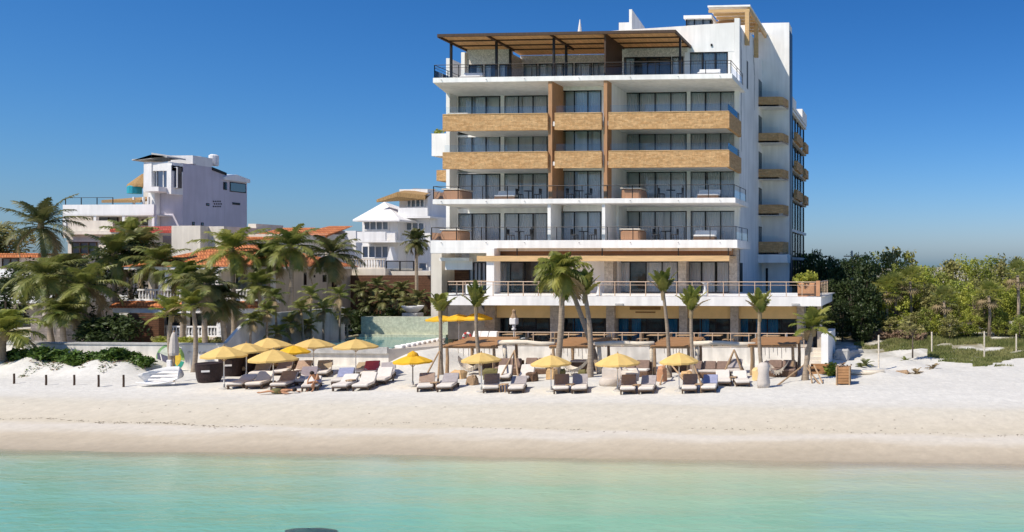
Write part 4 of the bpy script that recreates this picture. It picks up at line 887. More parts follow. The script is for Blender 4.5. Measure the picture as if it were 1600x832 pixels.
# ---------------------------------------------------------------- vegetation
def leaf_faces(mb, c, n, size, rng, spread, up=.35, mi=0):
    for _ in range(n):
        g = lambda: max(-1.5, min(1.5, rng.gauss(0,.9))); p = c + Vector((g()*spread[0], g()*spread[1], g()*spread[2]))
        a = Vector((rng.uniform(-1,1), rng.uniform(-1,1), rng.uniform(-.6,.6))).normalized()
        nrm = Vector((rng.gauss(0,1), rng.gauss(0,1), abs(rng.gauss(0,1))+up)).normalized()
        b = nrm.cross(a).normalized(); a = b.cross(nrm)
        s = size*rng.uniform(.6,1.35); a *= s; b *= s*rng.uniform(.35,.6)
        mb.add([p-a, p+b, p+a, p-b], [(0,1,2,3)], mi)
def crown_clumps(rng, rx, ry, rz, zc, nclump, nleaf, size, mb, clump=.55, low=-.6, mis=1):
    cs = []
    for i in range(nclump):
        while True:
            d = Vector((rng.uniform(-1,1), rng.uniform(-1,1), rng.uniform(low,1)))
            if .25 < d.length < 1: break
        d = d*(.62+.42*rng.random())/max(d.length,.55)*d.length**.3 if False else d.normalized()*(d.length**.45)
        c = Vector((d.x*rx, d.y*ry, zc+d.z*rz)); r = clump*rng.uniform(.55,1.35)
        leaf_faces(mb, c, int(nleaf*rng.uniform(.6,1.4)), size, rng, (r, r, r*.62), .35, rng.randrange(mis)); cs.append(c)
    return cs
def make_tree(name, seed, h, rx, rz, leafm, label, cat, group=None, loc=(0,0,0), nclump=60, nleaf=42, size=.20, trunk_r=.16, clump=.6, low=-.7):
    rng = random.Random(seed); t = thing(name, loc, label, cat, group)
    zc = h-rz; o = Vector(loc); mb = MB()
    cs = crown_clumps(rng, rx, rx*.9, rz, zc, nclump, nleaf, size, mb, clump, low)
    tb = MB(); tb.tube([(0,0,-.3),(rng.uniform(-.15,.15),rng.uniform(-.15,.15),zc*.5),(0,0,zc)], [trunk_r*1.3,trunk_r,trunk_r*.7], 7)
    for c in rng.sample(cs, min(12, len(cs))):
        m_ = Vector((c.x*.4, c.y*.4, zc*.55+c.z*.4)); tb.tube([(0,0,zc*.6), m_, c], [trunk_r*.6, trunk_r*.35, trunk_r*.1], 5)
    for q in (mb, tb): q.v = [(v[0]+o.x, v[1]+o.y, v[2]+o.z) for v in q.v]
    tb.build('trunk', M['bark'], t, True); mb.build('crown', M[leafm], t)
    return t
def frond(mb, o, az, el, L, droop, nl, ll, lw, rng, hang=.5, mi=0, vee=.35):
    n = 9; p = Vector(o); pts = [p.copy()]; dirs = []
    tw = rng.uniform(-.12,.12)
    for i in range(n):
        e = el - droop*((i/n)**1.25); a = az+tw*i/n
        d = Vector((math.cos(a)*math.cos(e), math.sin(a)*math.cos(e), math.sin(e))); dirs.append(d); p = p+d*(L/n); pts.append(p.copy())
    mb.tube(pts[:-1]+[pts[-1]], [.035*(1-.85*i/n)+.006 for i in range(n+1)], 3, False, mi)
    side = Vector((-math.sin(az), math.cos(az), 0))
    for i in range(nl):
        t = .10+.90*(i+.5)/nl; k = min(n-1, int(t*n)); f = t*n-k
        q = pts[k].lerp(pts[k+1], f); d = dirs[k]; up = side.cross(d).normalized()
        if up.z < 0: up = -up
        pr = (math.sin(math.pi*min(1,t*.86+.10))**.7)
        for sgn in (-1,1):
            l = ll*pr*rng.uniform(.8,1.12)
            v = (side*sgn + d*(.55+.5*t) + up*vee*rng.uniform(.3,1)).normalized()
            mid = q+v*l*.5; tip = q + v*l + Vector((0,0,-l*hang*rng.uniform(.5,1.25)))
            w = d*lw*.5; mb.add([q-w, mid-w*1.25+Vector((0,0,-l*hang*.12)), tip, mid+w*1.25+Vector((0,0,-l*hang*.12)), q+w], [(0,1,2,3,4)], mi)
def palm(label, base, top, L, n=22, el=(-.5,1.35), droop=(1.0,1.7), nl=30, ll=.75, lw=.075, leafm='frond', r=(.17,.12), seed=0, group=None, dead=4, hang=.55, name='coconut_palm', bow=.12, nuts=False, azr=None, vee=.35):
    rng = random.Random(seed+100); base = Vector(base); top = Vector(top)
    t = thing(name, base, label, 'palm tree', group)
    mid = base.lerp(top,.5)+Vector((rng.uniform(-1,1)*bow*3, rng.uniform(-1,1)*bow, 0)); pts = []
    for i in range(13):
        u = i/12; p = base*(1-u)**2+mid*2*u*(1-u)+top*u*u; pts.append(p)
    rad = [r[0]*(1.35 if i == 0 else 1.12 if i == 1 else 1)*(1-u_)+r[1]*u_ for i, u_ in enumerate([k/12 for k in range(13)])]
    rad = [x*(1+(.05 if i % 2 else -.03)) for i, x in enumerate(rad)]
    MB().tube([base-Vector((0,0,.3))]+pts, [rad[0]]+rad, 9).build('trunk', M['trunk'], t, True)
    mb = MB(); ga = 2.39996
    for i in range(n):
        u = i/(n-1); e = el[1]+(el[0]-el[1])*u+rng.uniform(-.12,.12)
        az = i*ga+rng.uniform(-.25,.25)
        frond(mb, top+Vector((0,0,-.25*u+.1)), az, e, L*rng.uniform(.82,1.1)*(.75 if u < .12 else 1), droop[0]+(droop[1]-droop[0])*u*rng.uniform(.8,1.1), nl, ll, lw, rng, hang, 1 if i >= n-max(1,dead//2) else 0, vee)
    mb.lathe([(r[1]*1.1,-.5),(r[1]*1.5,-.2),(r[1]*1.3,.15),(.03,.5)], top, 8, 1)
    mb.build('crown', [M[leafm], M['frond_dry']], t)
    if nuts:
        q = MB()
        for k in range(9):
            a = k*2.4; q.lathe([(.02,-.14),(.11,-.08),(.13,0),(.09,.1),(.02,.14)], top+Vector((.28*math.cos(a), .28*math.sin(a), -.35-.12*(k % 3))), 7)
        q.build('coconut', M['terracotta'], t, True)
    return t
def pp(label, pb, pyb, pt, pyt, Y, Lpx, zb=None, **k):
    """palm from pixel positions of trunk base and crown centre on depth Y, Lpx = frond reach in pixels"""
    b = P(pb, pyb, Y); b.z = zb if zb is not None else gz(b.x, b.y)
    tp = P(pt, pyt, Y); D = -tp.x*math.sin(TH)+tp.y*math.cos(TH)
    return palm(label, b, tp, Lpx*D/F_PX*(.95 if pb < 640 else 1), **k)
UP = dict(el=(1.0,1.53), droop=(.25,.75), n=15, nl=28, ll=.42, lw=.075, leafm='frond_y', dead=2, r=(.13,.09), hang=.35)
YG_ = dict(el=(.15,1.5), droop=(.6,1.3), n=16, nl=26, ll=.6, lw=.07, leafm='frond_y', dead=2, r=(.14,.10), hang=.4)
# hotel front palms
pp('young propped palm with upright fronds, first from the left in front of the hotel', 689, 592, 688, 487, 50.6, 33, seed=1, **{**UP, 'n': 12})
pp('slim young palm rising behind the left brown roofed pergola', 753, 596, 744, 480, 50.2, 38, seed=2, **{**UP, 'leafm': 'frond_y'})
pp('tallest hotel palm with a big drooping bright crown', 868, 604, 877, 424, 49.3, 45, seed=3, n=20, el=(-.35,1.45), droop=(.9,1.8), nl=34, ll=.85, lw=.08, leafm='frond_y', r=(.20,.14), dead=2, hang=.75)
pp('straight hotel palm with upright crown, right of the tallest palm', 921, 601, 914, 462, 49.6, 42, seed=4, **{**UP, 'n': 16, 'r': (.19,.12)})
pp('leaning palm trunk crossing behind the straight palm', 938, 590, 888, 440, 51.8, 40, seed=5, n=12, el=(-.3,1.2), droop=(.9,1.6), nl=28, ll=.7, leafm='frond_y', r=(.18,.13), dead=2, bow=.05)
pp('tall slim palm with narrow upright crown in front of the fourth column', 1046, 600, 1036, 457, 49.8, 38, seed=6, **{**UP, 'n': 13})
pp('palm with a yellowish narrow crown right of the slim palm', 1086, 602, 1080, 486, 49.6, 40, seed=7, **{**UP, 'n': 14})
pp('slim palm beside the right hammock with a bushy grey wrapped base', 1193, 604, 1187, 490, 49.3, 38, seed=8, **{**UP, 'n': 13})
pp('short palm with wide spreading crown at the right end of the hotel', 1258, 603, 1271, 513, 49.4, 42, seed=9, **{**YG_, 'n': 15, 'r': (.19,.12), 'el': (.05,1.4)})
# left-hand palms
BIG = dict(n=22, nl=34, ll=.88, lw=.070, r=(.19,.14))
pp('tallest dark palm at the left with windswept fronds above the villa', 76, 530, 64, 352, 62, 66, seed=11, zb=2, leafm='frond_dark', el=(-.6,1.4), droop=(.7,1.5), dead=4, **BIG)
pp('broad drooping palm under the tall dark one at the left', 80, 540, 70, 432, 60, 64, seed=12, zb=2, el=(-.4,1.2), droop=(1.1,2.0), dead=3, **BIG)
pp('thick mid height palm with yellow green crown above the dark shrubs', 134, 540, 134, 447, 61, 60, seed=13, zb=2, el=(-.5,1.3), droop=(.9,1.8), dead=6, **BIG)
pp('dark palm standing left of the lilac block, nearest to the cream parapet', 186, 520, 178, 398, 66, 52, seed=14, zb=2, leafm='frond', el=(-.7,1.4), droop=(.8,1.6), dead=7, **BIG)
pp('dark spiky palm below the red tiled edge', 222, 520, 220, 388, 68, 48, seed=15, zb=2, leafm='frond_dark', el=(-.7,1.4), droop=(.7,1.4), dead=5, **BIG)
pp('palm with arching fronds over the left end of the tiled roof', 234, 520, 248, 410, 65, 46, seed=16, zb=2, el=(-.6,1.2), droop=(.9,1.7), dead=5, **BIG)
pp('short green palm at the left edge of the beach', 5, 580, 8, 520, 49.5, 56, seed=17, leafm='frond_y', **{**BIG, 'n': 17, 'r': (.22,.16)}, el=(-.1,1.45), droop=(.8,1.6), dead=1)
pp('big bright palm with reddish bark in front of the orange roof', 366, 520, 362, 392, 62, 62, seed=18, zb=2, leafm='frond_y', el=(-.5,1.35), droop=(.9,1.8), dead=2, nuts=True, **BIG)
pp('tall slim palm at the right end of the orange roof', 450, 526, 455, 386, 62, 50, seed=19, zb=1.8, el=(-.6,1.35), droop=(.8,1.5), dead=4, **BIG)
pp('tall slim palm before the beige side wall, right of two', 510, 524, 518, 398, 65, 56, seed=20, zb=1.8, leafm='frond_dark', el=(-.6,1.2), droop=(.9,1.7), dead=6, **BIG)
pp('bushy dark palm in the middle of the tiled house balcony', 323, 560, 322, 446, 58, 44, seed=21, leafm='frond_dark', el=(-1.1,1.4), droop=(.8,1.6), dead=8, **BIG)
pp('second dark palm close behind the balcony palm', 354, 560, 344, 468, 59, 40, seed=22, leafm='frond_dark', el=(-1.0,1.3), droop=(.8,1.5), dead=6, **BIG)
pp('young palm growing above the folded beige umbrella', 271, 575, 268, 492, 50.6, 36, seed=23, **{**YG_, 'n': 14})
pp('thin young palm left of the dark wicker tubs', 303, 585, 301, 478, 50.4, 36, seed=24, **{**YG_, 'n': 13})
pp('small palm with a dark round crown against the balcony corner', 402, 540, 405, 446, 60, 34, seed=25, el=(-.6,1.4), droop=(.7,1.4), nl=28, ll=.7, leafm='frond', n=18, r=(.17,.11), dead=3)
pp('dark green palm before the white house and hotel', 651, 470, 650, 376, 73, 24, seed=26, zb=2, el=(-.9,1.45), droop=(.5,1.2), nl=28, ll=.6, leafm='frond_dark', n=22, dead=6, r=(.16,.12))
pp('dark palm half hidden between the two leftmost palms and the thick palm', 104, 520, 106, 420, 66, 44, seed=31, zb=2, leafm='frond_dark', el=(-.6,1.3), droop=(.8,1.6), dead=4, **BIG)
pp('slim palm rising before the red tiled edge, its crown just above it', 206, 520, 203, 368, 72, 40, seed=32, zb=2, el=(-.5,1.4), droop=(.7,1.5), dead=3, **BIG)
pp('palm in front of the left end of the upper balustrade', 285, 540, 290, 432, 61, 38, seed=33, zb=2, leafm='frond', el=(-.7,1.4), droop=(.8,1.6), dead=4, **BIG)
pp('low palm at the foot of the grey brown garden wall', 100, 540, 98, 488, 59, 34, seed=34, zb=2, el=(-.3,1.3), droop=(.8,1.6), dead=2, **BIG)
pp('slender palm whose crown overlaps the right half of the orange roof', 414, 530, 420, 402, 63.5, 36, seed=35, zb=2, el=(-.5,1.35), droop=(.8,1.6), dead=3, **BIG)
i = 0
for px, py, Y, L in ((418,486,60.5,16),(436,520,61,17),(428,465,63,20),(486,462,65.5,22),(470,484,64,20),(455,505,60.5,15),(531,462,68.5,22),(506,484,66.5,18),(395,500,59.2,16),(540,492,68.8,14),(482,510,63,15)):
    i += 1; x = xd+.45+.2*(i % 3); p = Vector((x, PY(px, x), 0)); D = -p.x*math.sin(TH)+p.y*math.cos(TH)
    b = Vector((p.x, p.y, 1.3)); tp = Vector((p.x, p.y, CAMZ-(py-HOR)*D/F_PX))
    palm('small thin palm in the row along the streaked boundary wall', b, tp, L*D/F_PX*1.15, n=11, el=(-.3,1.3), droop=(.8,1.6), nl=20, ll=.45, lw=.06, leafm='frond', r=(.09,.06), seed=40+i, group='small palms along the boundary wall', dead=1, name='small_palm')
for k, (px, py, Y, L) in enumerate(((566,452,71.5,18),(590,448,72.5,22),(598,470,71.3,18),(612,462,72,20),(628,452,72.6,22),(636,474,71,16),(575,474,71.6,16),(655,468,72,20))):
    b = P(px, 490, Y); b.z = 2.0; tp = P(px, py, Y)
    palm('small palm in the dark planting before the brown timber wall', b, tp, L*Y/F_PX*1.1, n=14, el=(-.5,1.3), droop=(.8,1.6), nl=20, ll=.5, lw=.08, leafm='frond_dark', r=(.09,.06), seed=70+k, group='palms before the brown wall', dead=2, name='small_palm')
# shrubs and hedges
def shrub(label, px, py, Y, wpx, hpx, leafm, seed, name='shrub', cat='shrub', group=None, zb=None, n=16, nleaf=40, size=.12):
    c = P(px, py, Y); D = -c.x*math.sin(TH)+c.y*math.cos(TH); rx, h = wpx/2*D/F_PX, hpx*D/F_PX
    zb = c.z if zb is None else zb; rng = random.Random(seed); t = thing(name, (c.x, c.y, zb), label, cat, group)
    mb = MB(); cs = crown_clumps(rng, rx*.85, min(rx,1.1), h*.55, h*.45, n, nleaf, size, mb, .28*max(.6, min(1.6, h/1.2)), -.9)
    st = MB()
    for q in rng.sample(cs, min(7, len(cs))): st.tube([(0,0,-.15), (q.x*.4,q.y*.4,q.z*.4), q], [.035,.025,.01], 5)
    for q in (mb, st): q.v = [(v[0]+c.x, v[1]+c.y, v[2]+zb) for v in q.v]
    st.build('stem', M['bark'], t); mb.build('foliage', M[leafm], t); return t
# sea grape hedge on the dune, plant by plant
for k in range(14):
    px = 20+k*15.4+3*math.sin(k*2.1); Y = 50.0+.35*math.sin(k*1.7); x = PX(px, Y)
    shrub('bright green sea grape bush in the hedge on the dune below the white wall', px, 560, Y, 24+5*math.sin(k*1.3), 17+3*math.sin(k*2.6) if k < 12 else 11, 'hedge_leaf', 200+k, 'hedge_bush', 'bush', 'sea grape bushes along the left wall', zb=gz(x, Y)-.12, n=24, nleaf=46, size=.13)
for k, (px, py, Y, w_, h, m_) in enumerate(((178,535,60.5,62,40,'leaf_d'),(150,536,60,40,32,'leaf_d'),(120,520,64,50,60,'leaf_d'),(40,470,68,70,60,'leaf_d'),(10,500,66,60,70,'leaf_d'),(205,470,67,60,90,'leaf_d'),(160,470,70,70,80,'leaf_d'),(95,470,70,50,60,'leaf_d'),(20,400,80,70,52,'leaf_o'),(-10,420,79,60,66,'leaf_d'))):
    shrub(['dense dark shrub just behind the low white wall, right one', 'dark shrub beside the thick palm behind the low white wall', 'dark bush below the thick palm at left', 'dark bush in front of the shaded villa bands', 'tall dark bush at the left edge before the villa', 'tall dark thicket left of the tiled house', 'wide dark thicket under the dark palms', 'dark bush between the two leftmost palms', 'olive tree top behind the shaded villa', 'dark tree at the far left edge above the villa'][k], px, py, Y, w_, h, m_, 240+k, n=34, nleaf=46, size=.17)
for k in range(7):
    px = 246+k*15; shrub('yellow green clipped shrub below the lower white balustrade', px, 534, 58.6, 19, 13, 'leaf_y' if k % 2 else 'leaf_o', 260+k, group='shrubs below the porch balustrade', zb=2.05, n=12, nleaf=40, size=.10)
for k in range(10):
    Y = 53.2+k*.98; x = xd+.75; c = Vector((x, Y, 1.25)); rng = random.Random(280+k)
    t = thing('border_shrub', c, 'low dark shrub at the foot of the streaked boundary wall', 'shrub', 'shrubs at the foot of the boundary wall')
    mb = MB(); crown_clumps(rng, .4, .4, .30, .25, 9, 30, .11, mb, .2, -.9); mb.v = [(v[0]+c.x, v[1]+c.y, v[2]+c.z) for v in mb.v]; mb.build('foliage', M['leaf_d'], t)
for k in range(9):
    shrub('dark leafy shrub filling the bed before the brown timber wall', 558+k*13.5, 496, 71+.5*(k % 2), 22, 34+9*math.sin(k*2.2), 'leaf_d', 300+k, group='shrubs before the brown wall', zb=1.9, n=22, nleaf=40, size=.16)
# forest on the right
protos = {}
def forest(kind, px, pyt, Y, wpx, seed, label, group):
    """one tree, crown top at pixel row pyt, crown width wpx"""
    leafm, low, nc = {'round': ('leaf', -.7, 50), 'bright': ('leaf_y', -.7, 46), 'dark': ('leaf_d', -.9, 80), 'olive': ('leaf_o', -.8, 44)}[kind]
    x = PX(px, Y); z = gz(x, Y); top = PZ(px, pyt, Y); D = -x*math.sin(TH)+Y*math.cos(TH); h = top-z; rx = wpx/2*D/F_PX
    key = (kind, seed % 3)
    if key not in protos:
        t = make_tree('broadleaf_tree', 500+seed*7+len(kind), 6.0, 2.4, 2.7, leafm, label, 'tree', group, (0,0,0), nc, 52, .22 if seed % 2 else .17, .15, .50, low); protos[key] = t
    else: t = copy_tree(protos[key])
    t.location = (x, Y, z-.05); t.scale = (rx/2.4, rx/2.4, h/6.0); t.rotation_euler = (0,0,seed*1.9); tag(t, label, 'tree', group)
    return t
rng = random.Random(17)
# back row, following the uneven skyline
for k, (px, py, w_) in enumerate(((1264,396,50),(1290,404,44),(1318,410,46),(1346,398,44),(1374,390,50),(1402,386,58),(1424,394,44),(1446,412,40),(1468,420,44),(1486,409,46),(1508,402,52),(1532,408,44),(1552,403,50),(1578,400,46),(1602,409,52),(1628,402,56))):
    forest(['round','olive','bright','round'][k % 4], px, py, 88+rng.uniform(0,9), w_*1.12, k, 'tall broadleaf tree in the back row of the wood right of the hotel', 'back row of the wood')
# shaded dark trees next to the hotel
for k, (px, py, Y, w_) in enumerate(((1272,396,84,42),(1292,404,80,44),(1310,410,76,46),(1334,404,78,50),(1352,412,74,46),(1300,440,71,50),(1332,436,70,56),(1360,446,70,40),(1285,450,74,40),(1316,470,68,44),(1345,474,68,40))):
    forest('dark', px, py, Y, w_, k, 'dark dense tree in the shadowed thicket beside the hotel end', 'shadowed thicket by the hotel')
# middle rows
for k in range(13):
    px = 1378+k*21+rng.uniform(-8,8); forest(['bright','round','olive','bright','olive'][k % 5], px, 424+rng.uniform(-14,18), 80+rng.uniform(-3,4), rng.uniform(34,56), k+1, 'leafy tree in the middle of the sunlit wood on the right', 'middle of the sunlit wood')
for k in range(13):
    px = 1376+k*20+rng.uniform(-8,8); forest(['olive','bright','round','bright'][k % 4], px, 454+rng.uniform(-16,20), 74+rng.uniform(-2,2), rng.uniform(30,54), k+2, 'low bushy tree in the front of the sunlit wood on the right', 'front of the sunlit wood')
for k in range(16):
    px = 1368+k*16.5+rng.uniform(-6,6); forest(['bright','olive','round'][k % 3], px, 490+rng.uniform(-16,20), 70.5+rng.uniform(-1.5,1.5), rng.uniform(22,44), k, 'waist high bush along the grass edge of the wood', 'bushes along the grass edge')
for k in range(7):
    shrub('reddish dry brush heap at the edge of the wood', 1362+k*13, 533, 68.5+.3*(k % 3), 20, 12+3*(k % 2), 'dry_brush', 320+k, 'dry_brush', 'brush', 'dry brush at the wood edge', n=14, nleaf=30, size=.14)
def fan_palm(label, px, pyt, pyb, Y, seed, r=1.0, group=None):
    rng = random.Random(seed); b = P(px, pyb, Y); b.z = gz(b.x, b.y); tp = P(px, pyt, Y); t = thing('fan_palm', b, label, 'palm tree', group)
    MB().tube([b-Vector((0,0,.2)), b.lerp(tp,.5)+Vector((.1,0,0)), tp], [.16,.14,.12], 8).build('trunk', M['trunk'], t, True)
    mb = MB()
    for i in range(26):
        az = i*2.4; e = 1.4-2.3*i/25; d = Vector((math.cos(az)*math.cos(e), math.sin(az)*math.cos(e), math.sin(e))); c = tp+d*r*.75; dry = 1 if i > 19 else 0
        mb.tube([tp, c], [.02,.012], 3, False, dry); s = Vector((-math.sin(az), math.cos(az), 0)); u = s.cross(d)
        for k in range(13):
            a = R(-115+230*k/12); v = (d*math.cos(a)+s*math.sin(a)).normalized(); l = r*.62*rng.uniform(.85,1.1); w_ = (d*math.sin(a)-s*math.cos(a))*.045
            mb.add([c-w_*.4, c+v*l*.5-w_, c+v*l+Vector((0,0,-.12*l)), c+v*l*.5+w_, c+w_*.4], [(0,1,2,3,4)], dry)
    mb.build('crown', [M['frond_y' if not seed % 2 else 'frond'], M['frond_dry']], t); return t
for k, (px, a, b_, Y, r) in enumerate(((1384,455,502,72,1.25),(1398,450,500,72.5,1.3),(1422,440,505,73,1.3),(1475,470,520,71,1.2),(1545,462,520,70.8,1.2),(1590,430,505,72,1.3))):
    fan_palm(['fan palm with bare trunk at the left edge of the sunlit wood', 'taller fan palm right beside the first one', 'shaggy fan palm with dead skirt in the wood', 'fan palm half hidden low in the middle of the wood', 'fan palm low in the wood near the third fence post', 'fan palm at the right edge of the photo'][k], px, a, b_, Y, 600+k, r)
# sapling, grass, beach plants
make_tree('sapling', 71, 3.0, .75, .9, 'leaf_o', 'thin sapling standing alone on the sand right of the hotel', 'tree', None, tuple(G(1426,553,1.75)), 14, 26, .13, .05, .28)
def grass_stuff():
    rng = random.Random(9); mb = MB()
    def nz(x, y): return math.sin(x*.7+1.3*math.sin(y*.5))+math.sin(y*1.1+x*.33)+.6*math.sin(x*2.3-y*1.9)
    n = 0
    while n < 46000:
        px = rng.uniform(1335, 1640); Y = rng.uniform(56.8, 72)
        x = PX(px, Y); lim = 57.0 if px > 1520 else 58.6 if px > 1450 else 64.0
        v = nz(x, Y)
        if Y < lim+.5*math.sin(x) or v < (-.9 if Y > lim+2 else .05): continue
        z = gz(x, Y); h = rng.uniform(.08,.26)*(1.25 if Y > 66 else .9); a = rng.uniform(0, 6.28); w_ = rng.uniform(.02,.05)
        lx, ly = rng.uniform(-.12,.12), rng.uniform(-.12,.12)
        mb.add([(x-w_*math.cos(a),Y-w_*math.sin(a),z-.02),(x+w_*math.cos(a),Y+w_*math.sin(a),z-.02),(x+lx,Y+ly,z+h)], [(0,1,2)]); n += 1
    tag(mb.build('beach_grass', M['grassblade']), 'low patchy green grass on the sand before the wood', 'grass', None, 'stuff')
grass_stuff()
def sprout(label, px, py, seed, r=.5, n=10, name='seedling', leafm='frond', z=1.3):
    rng = random.Random(seed); b = G(px, py, z); b.z = gz(b.x, b.y); t = thing(name, b, label, 'plant'); mb = MB()
    for i in range(n): frond(mb, b, i*2.4, rng.uniform(.3,1.3), r*rng.uniform(.8,1.2), 1.0, 10, r*.35, .05, rng, .3)
    mb.build('foliage', M[leafm], t); return t
sprout('small dark seedling leaning on the sand behind the wooden planter box', 1352, 570, 81, .75, 8, leafm='frond_dark')
sprout('another seedling left of it near the rubble', 1344, 573, 82, .5, 6, leafm='frond_dark')
sprout('little plant on the sand below the sapling', 1414, 564, 83, .45, 7)
sprout('dry tuft of beach grass in front of the second fence post', 1458, 576, 84, .5, 12, leafm='frond_dry')
sprout('dry tuft on the hummock left of the second fence post', 1432, 580, 85, .5, 12, leafm='frond_dry')

rng = random.Random(77); q = MB(); q2 = MB()
for k in range(2600):
    px = rng.uniform(5, 246); Y = rng.uniform(47.3, 49.9); x = PX(px, Y)
    if math.sin(x*1.6)+.8*math.sin(x*3.7+Y*2) + (Y-48.6)*1.1 < .35: continue
    z = gz(x, Y)+rng.uniform(0,.09); leaf_faces(q if rng.random() < .45 else q2, Vector((x,Y,z)), 1, .07, rng, (.05,.05,.02), .8)
tag(q.build('dune_creeper', M['hedge_leaf']), 'low green creeper leaves scattered over the dune under the hedge', 'creeper', None, 'stuff')
tag(q2.build('dry_creeper', M['dry_brush']), 'dry brown creeper litter scattered over the dune under the hedge', 'creeper', None, 'stuff')
# ---------------------------------------------------------------- beach furniture
def gp(px, py):
    z = 1.2
    for _ in range(4): p = G(px, py, z); z = gz(p.x, p.y)
    return Vector((p.x, p.y, z))
def world(mb, o, rz=0, s=1.0):
    c, n = math.cos(rz), math.sin(rz)
    mb.v = [(o.x+(v[0]*c-v[1]*n)*s, o.y+(v[0]*n+v[1]*c)*s, o.z+v[2]*s) for v in mb.v]; return mb
def cushion(mb, x0, x1, p0, p1, th, n=6):
    """soft slab between (y,z) points p0 and p1, thickness th, rounded edges"""
    (y0, z0), (y1, z1) = p0, p1; L_ = math.hypot(y1-y0, z1-z0); uy, uz = (y1-y0)/L_, (z1-z0)/L_; ny, nz = -uz, uy
    if nz < 0: ny, nz = -ny, -nz
    b = min(.05, th*.4); vs = []; k = 8
    def ring(i, h):
        out = []
        for (cx, cy) in ((x0+i+b,0+i),(x1-i-b,0+i),(x1-i,0+i+b),(x1-i,L_-i-b),(x1-i-b,L_-i),(x0+i+b,L_-i),(x0+i,L_-i-b),(x0+i,0+i+b)):
            out.append((cx, y0+uy*cy+ny*h, z0+uz*cy+nz*h))
        return out
    for r in (ring(b*.8,0), ring(0,b), ring(0,th-b), ring(b*.8,th)): vs += r
    fs = [tuple(range(7,-1,-1)), tuple(range(24,32))]
    for q in range(3):
        for i in range(8): j = (i+1) % 8; fs.append((q*8+i, q*8+j, q*8+8+j, q*8+8+i))
    mb.add(vs, fs)
def lounger(label, px, py, rz=0, cover=None, foot='cush_white', back=38, group='sun loungers on the beach', drape=.55, w_=.80):
    """foot end towards -y; (px, py) is the middle of the foot end on the sand"""
    p = gp(px, py); rz = rz-math.atan((px-PPX)/F_PX)+TH; c = math.cos(rz); s = math.sin(rz); o = Vector((p.x-s*.95, p.y+c*.95, p.z)); o.z = gz(o.x, o.y)
    t = thing('sun_lounger', o, label, 'sun lounger', group); h = w_/2
    q = MB(); q.bev(-h, h, -.95, .95, .13, .21, .02); world(q, o, rz).build('frame', M['frame_dark'], t)
    for sx in (-1,1):
        for sy in (-1,1):
            q = MB().box(sx*h-.04*(sx+1), sx*h+.04*(1-sx), sy*.8-.05, sy*.8+.05, -.03, .131); world(q, o, rz).build('leg', M['frame_dark'], t)
    a = R(back); by, bz = .28, .22; ty, tz = by+.78*math.cos(a), bz+.78*math.sin(a)
    q = MB(); cushion(q, -h, h, (-.97,.212), (by-.005,.212), .15); world(q, o, rz).build('seat_cushion', M[foot], t, False)
    q = MB(); cushion(q, -h, h, (by,bz), (ty,tz), .14); world(q, o, rz).build('back_cushion', M[foot if not cover else 'cush_white'], t, False)
    q = MB(); q.tube([(-h+.08,.75,.2),(-h+.08,ty-.12,tz-.12)], .02, 5); q.tube([(h-.08,.75,.2),(h-.08,ty-.12,tz-.12)], .02, 5); q.tube([(-h+.08,ty-.12,tz-.12),(h-.08,ty-.12,tz-.12)], .02, 5); world(q, o, rz).build('back_strut', M['frame_dark'], t)
    if cover:
        nx_, nz_ = -math.sin(a), math.cos(a); q = MB(); f = .153
        pts = [(by-.02-.0,bz+.16)] if drape < .5 else [(by-.26,.372),(by-.03,.374)]
        pts += [(by+.05+nx_*f, bz+.05*math.tan(a)*.5+nz_*f), (ty+nx_*f, tz+nz_*f), (ty+.035, tz+.05), (ty+.06, tz-.25)]
        vs = []; 
        for y, z in pts: vs += [(-h*.97, y, z), (-h*.35, y, z+.006), (h*.3, y, z+.009), (h*.97, y, z)]
        fs = [(4*i+j, 4*i+j+1, 4*i+j+5, 4*i+j+4) for i in range(len(pts)-1) for j in range(3)]
        q.add(vs, fs); world(q, o, rz).build('towel_cover', M[cover], t)
    return t
def side_table(label, px, py, group='wooden side tables between loungers'):
    o = gp(px, py); t = thing('side_table', o, label, 'side table', group)
    q = MB(); q.bev(-.2,.2,-.2,.2,.40,.45,.02); world(q, o).build('table_top', M['old_wood'], t)
    for sx in (-.15,.15):
        for sy in (-.15,.15): world(MB().box(sx-.025,sx+.025,sy-.025,sy+.025,-.02,.401), o).build('leg', M['old_wood'], t)
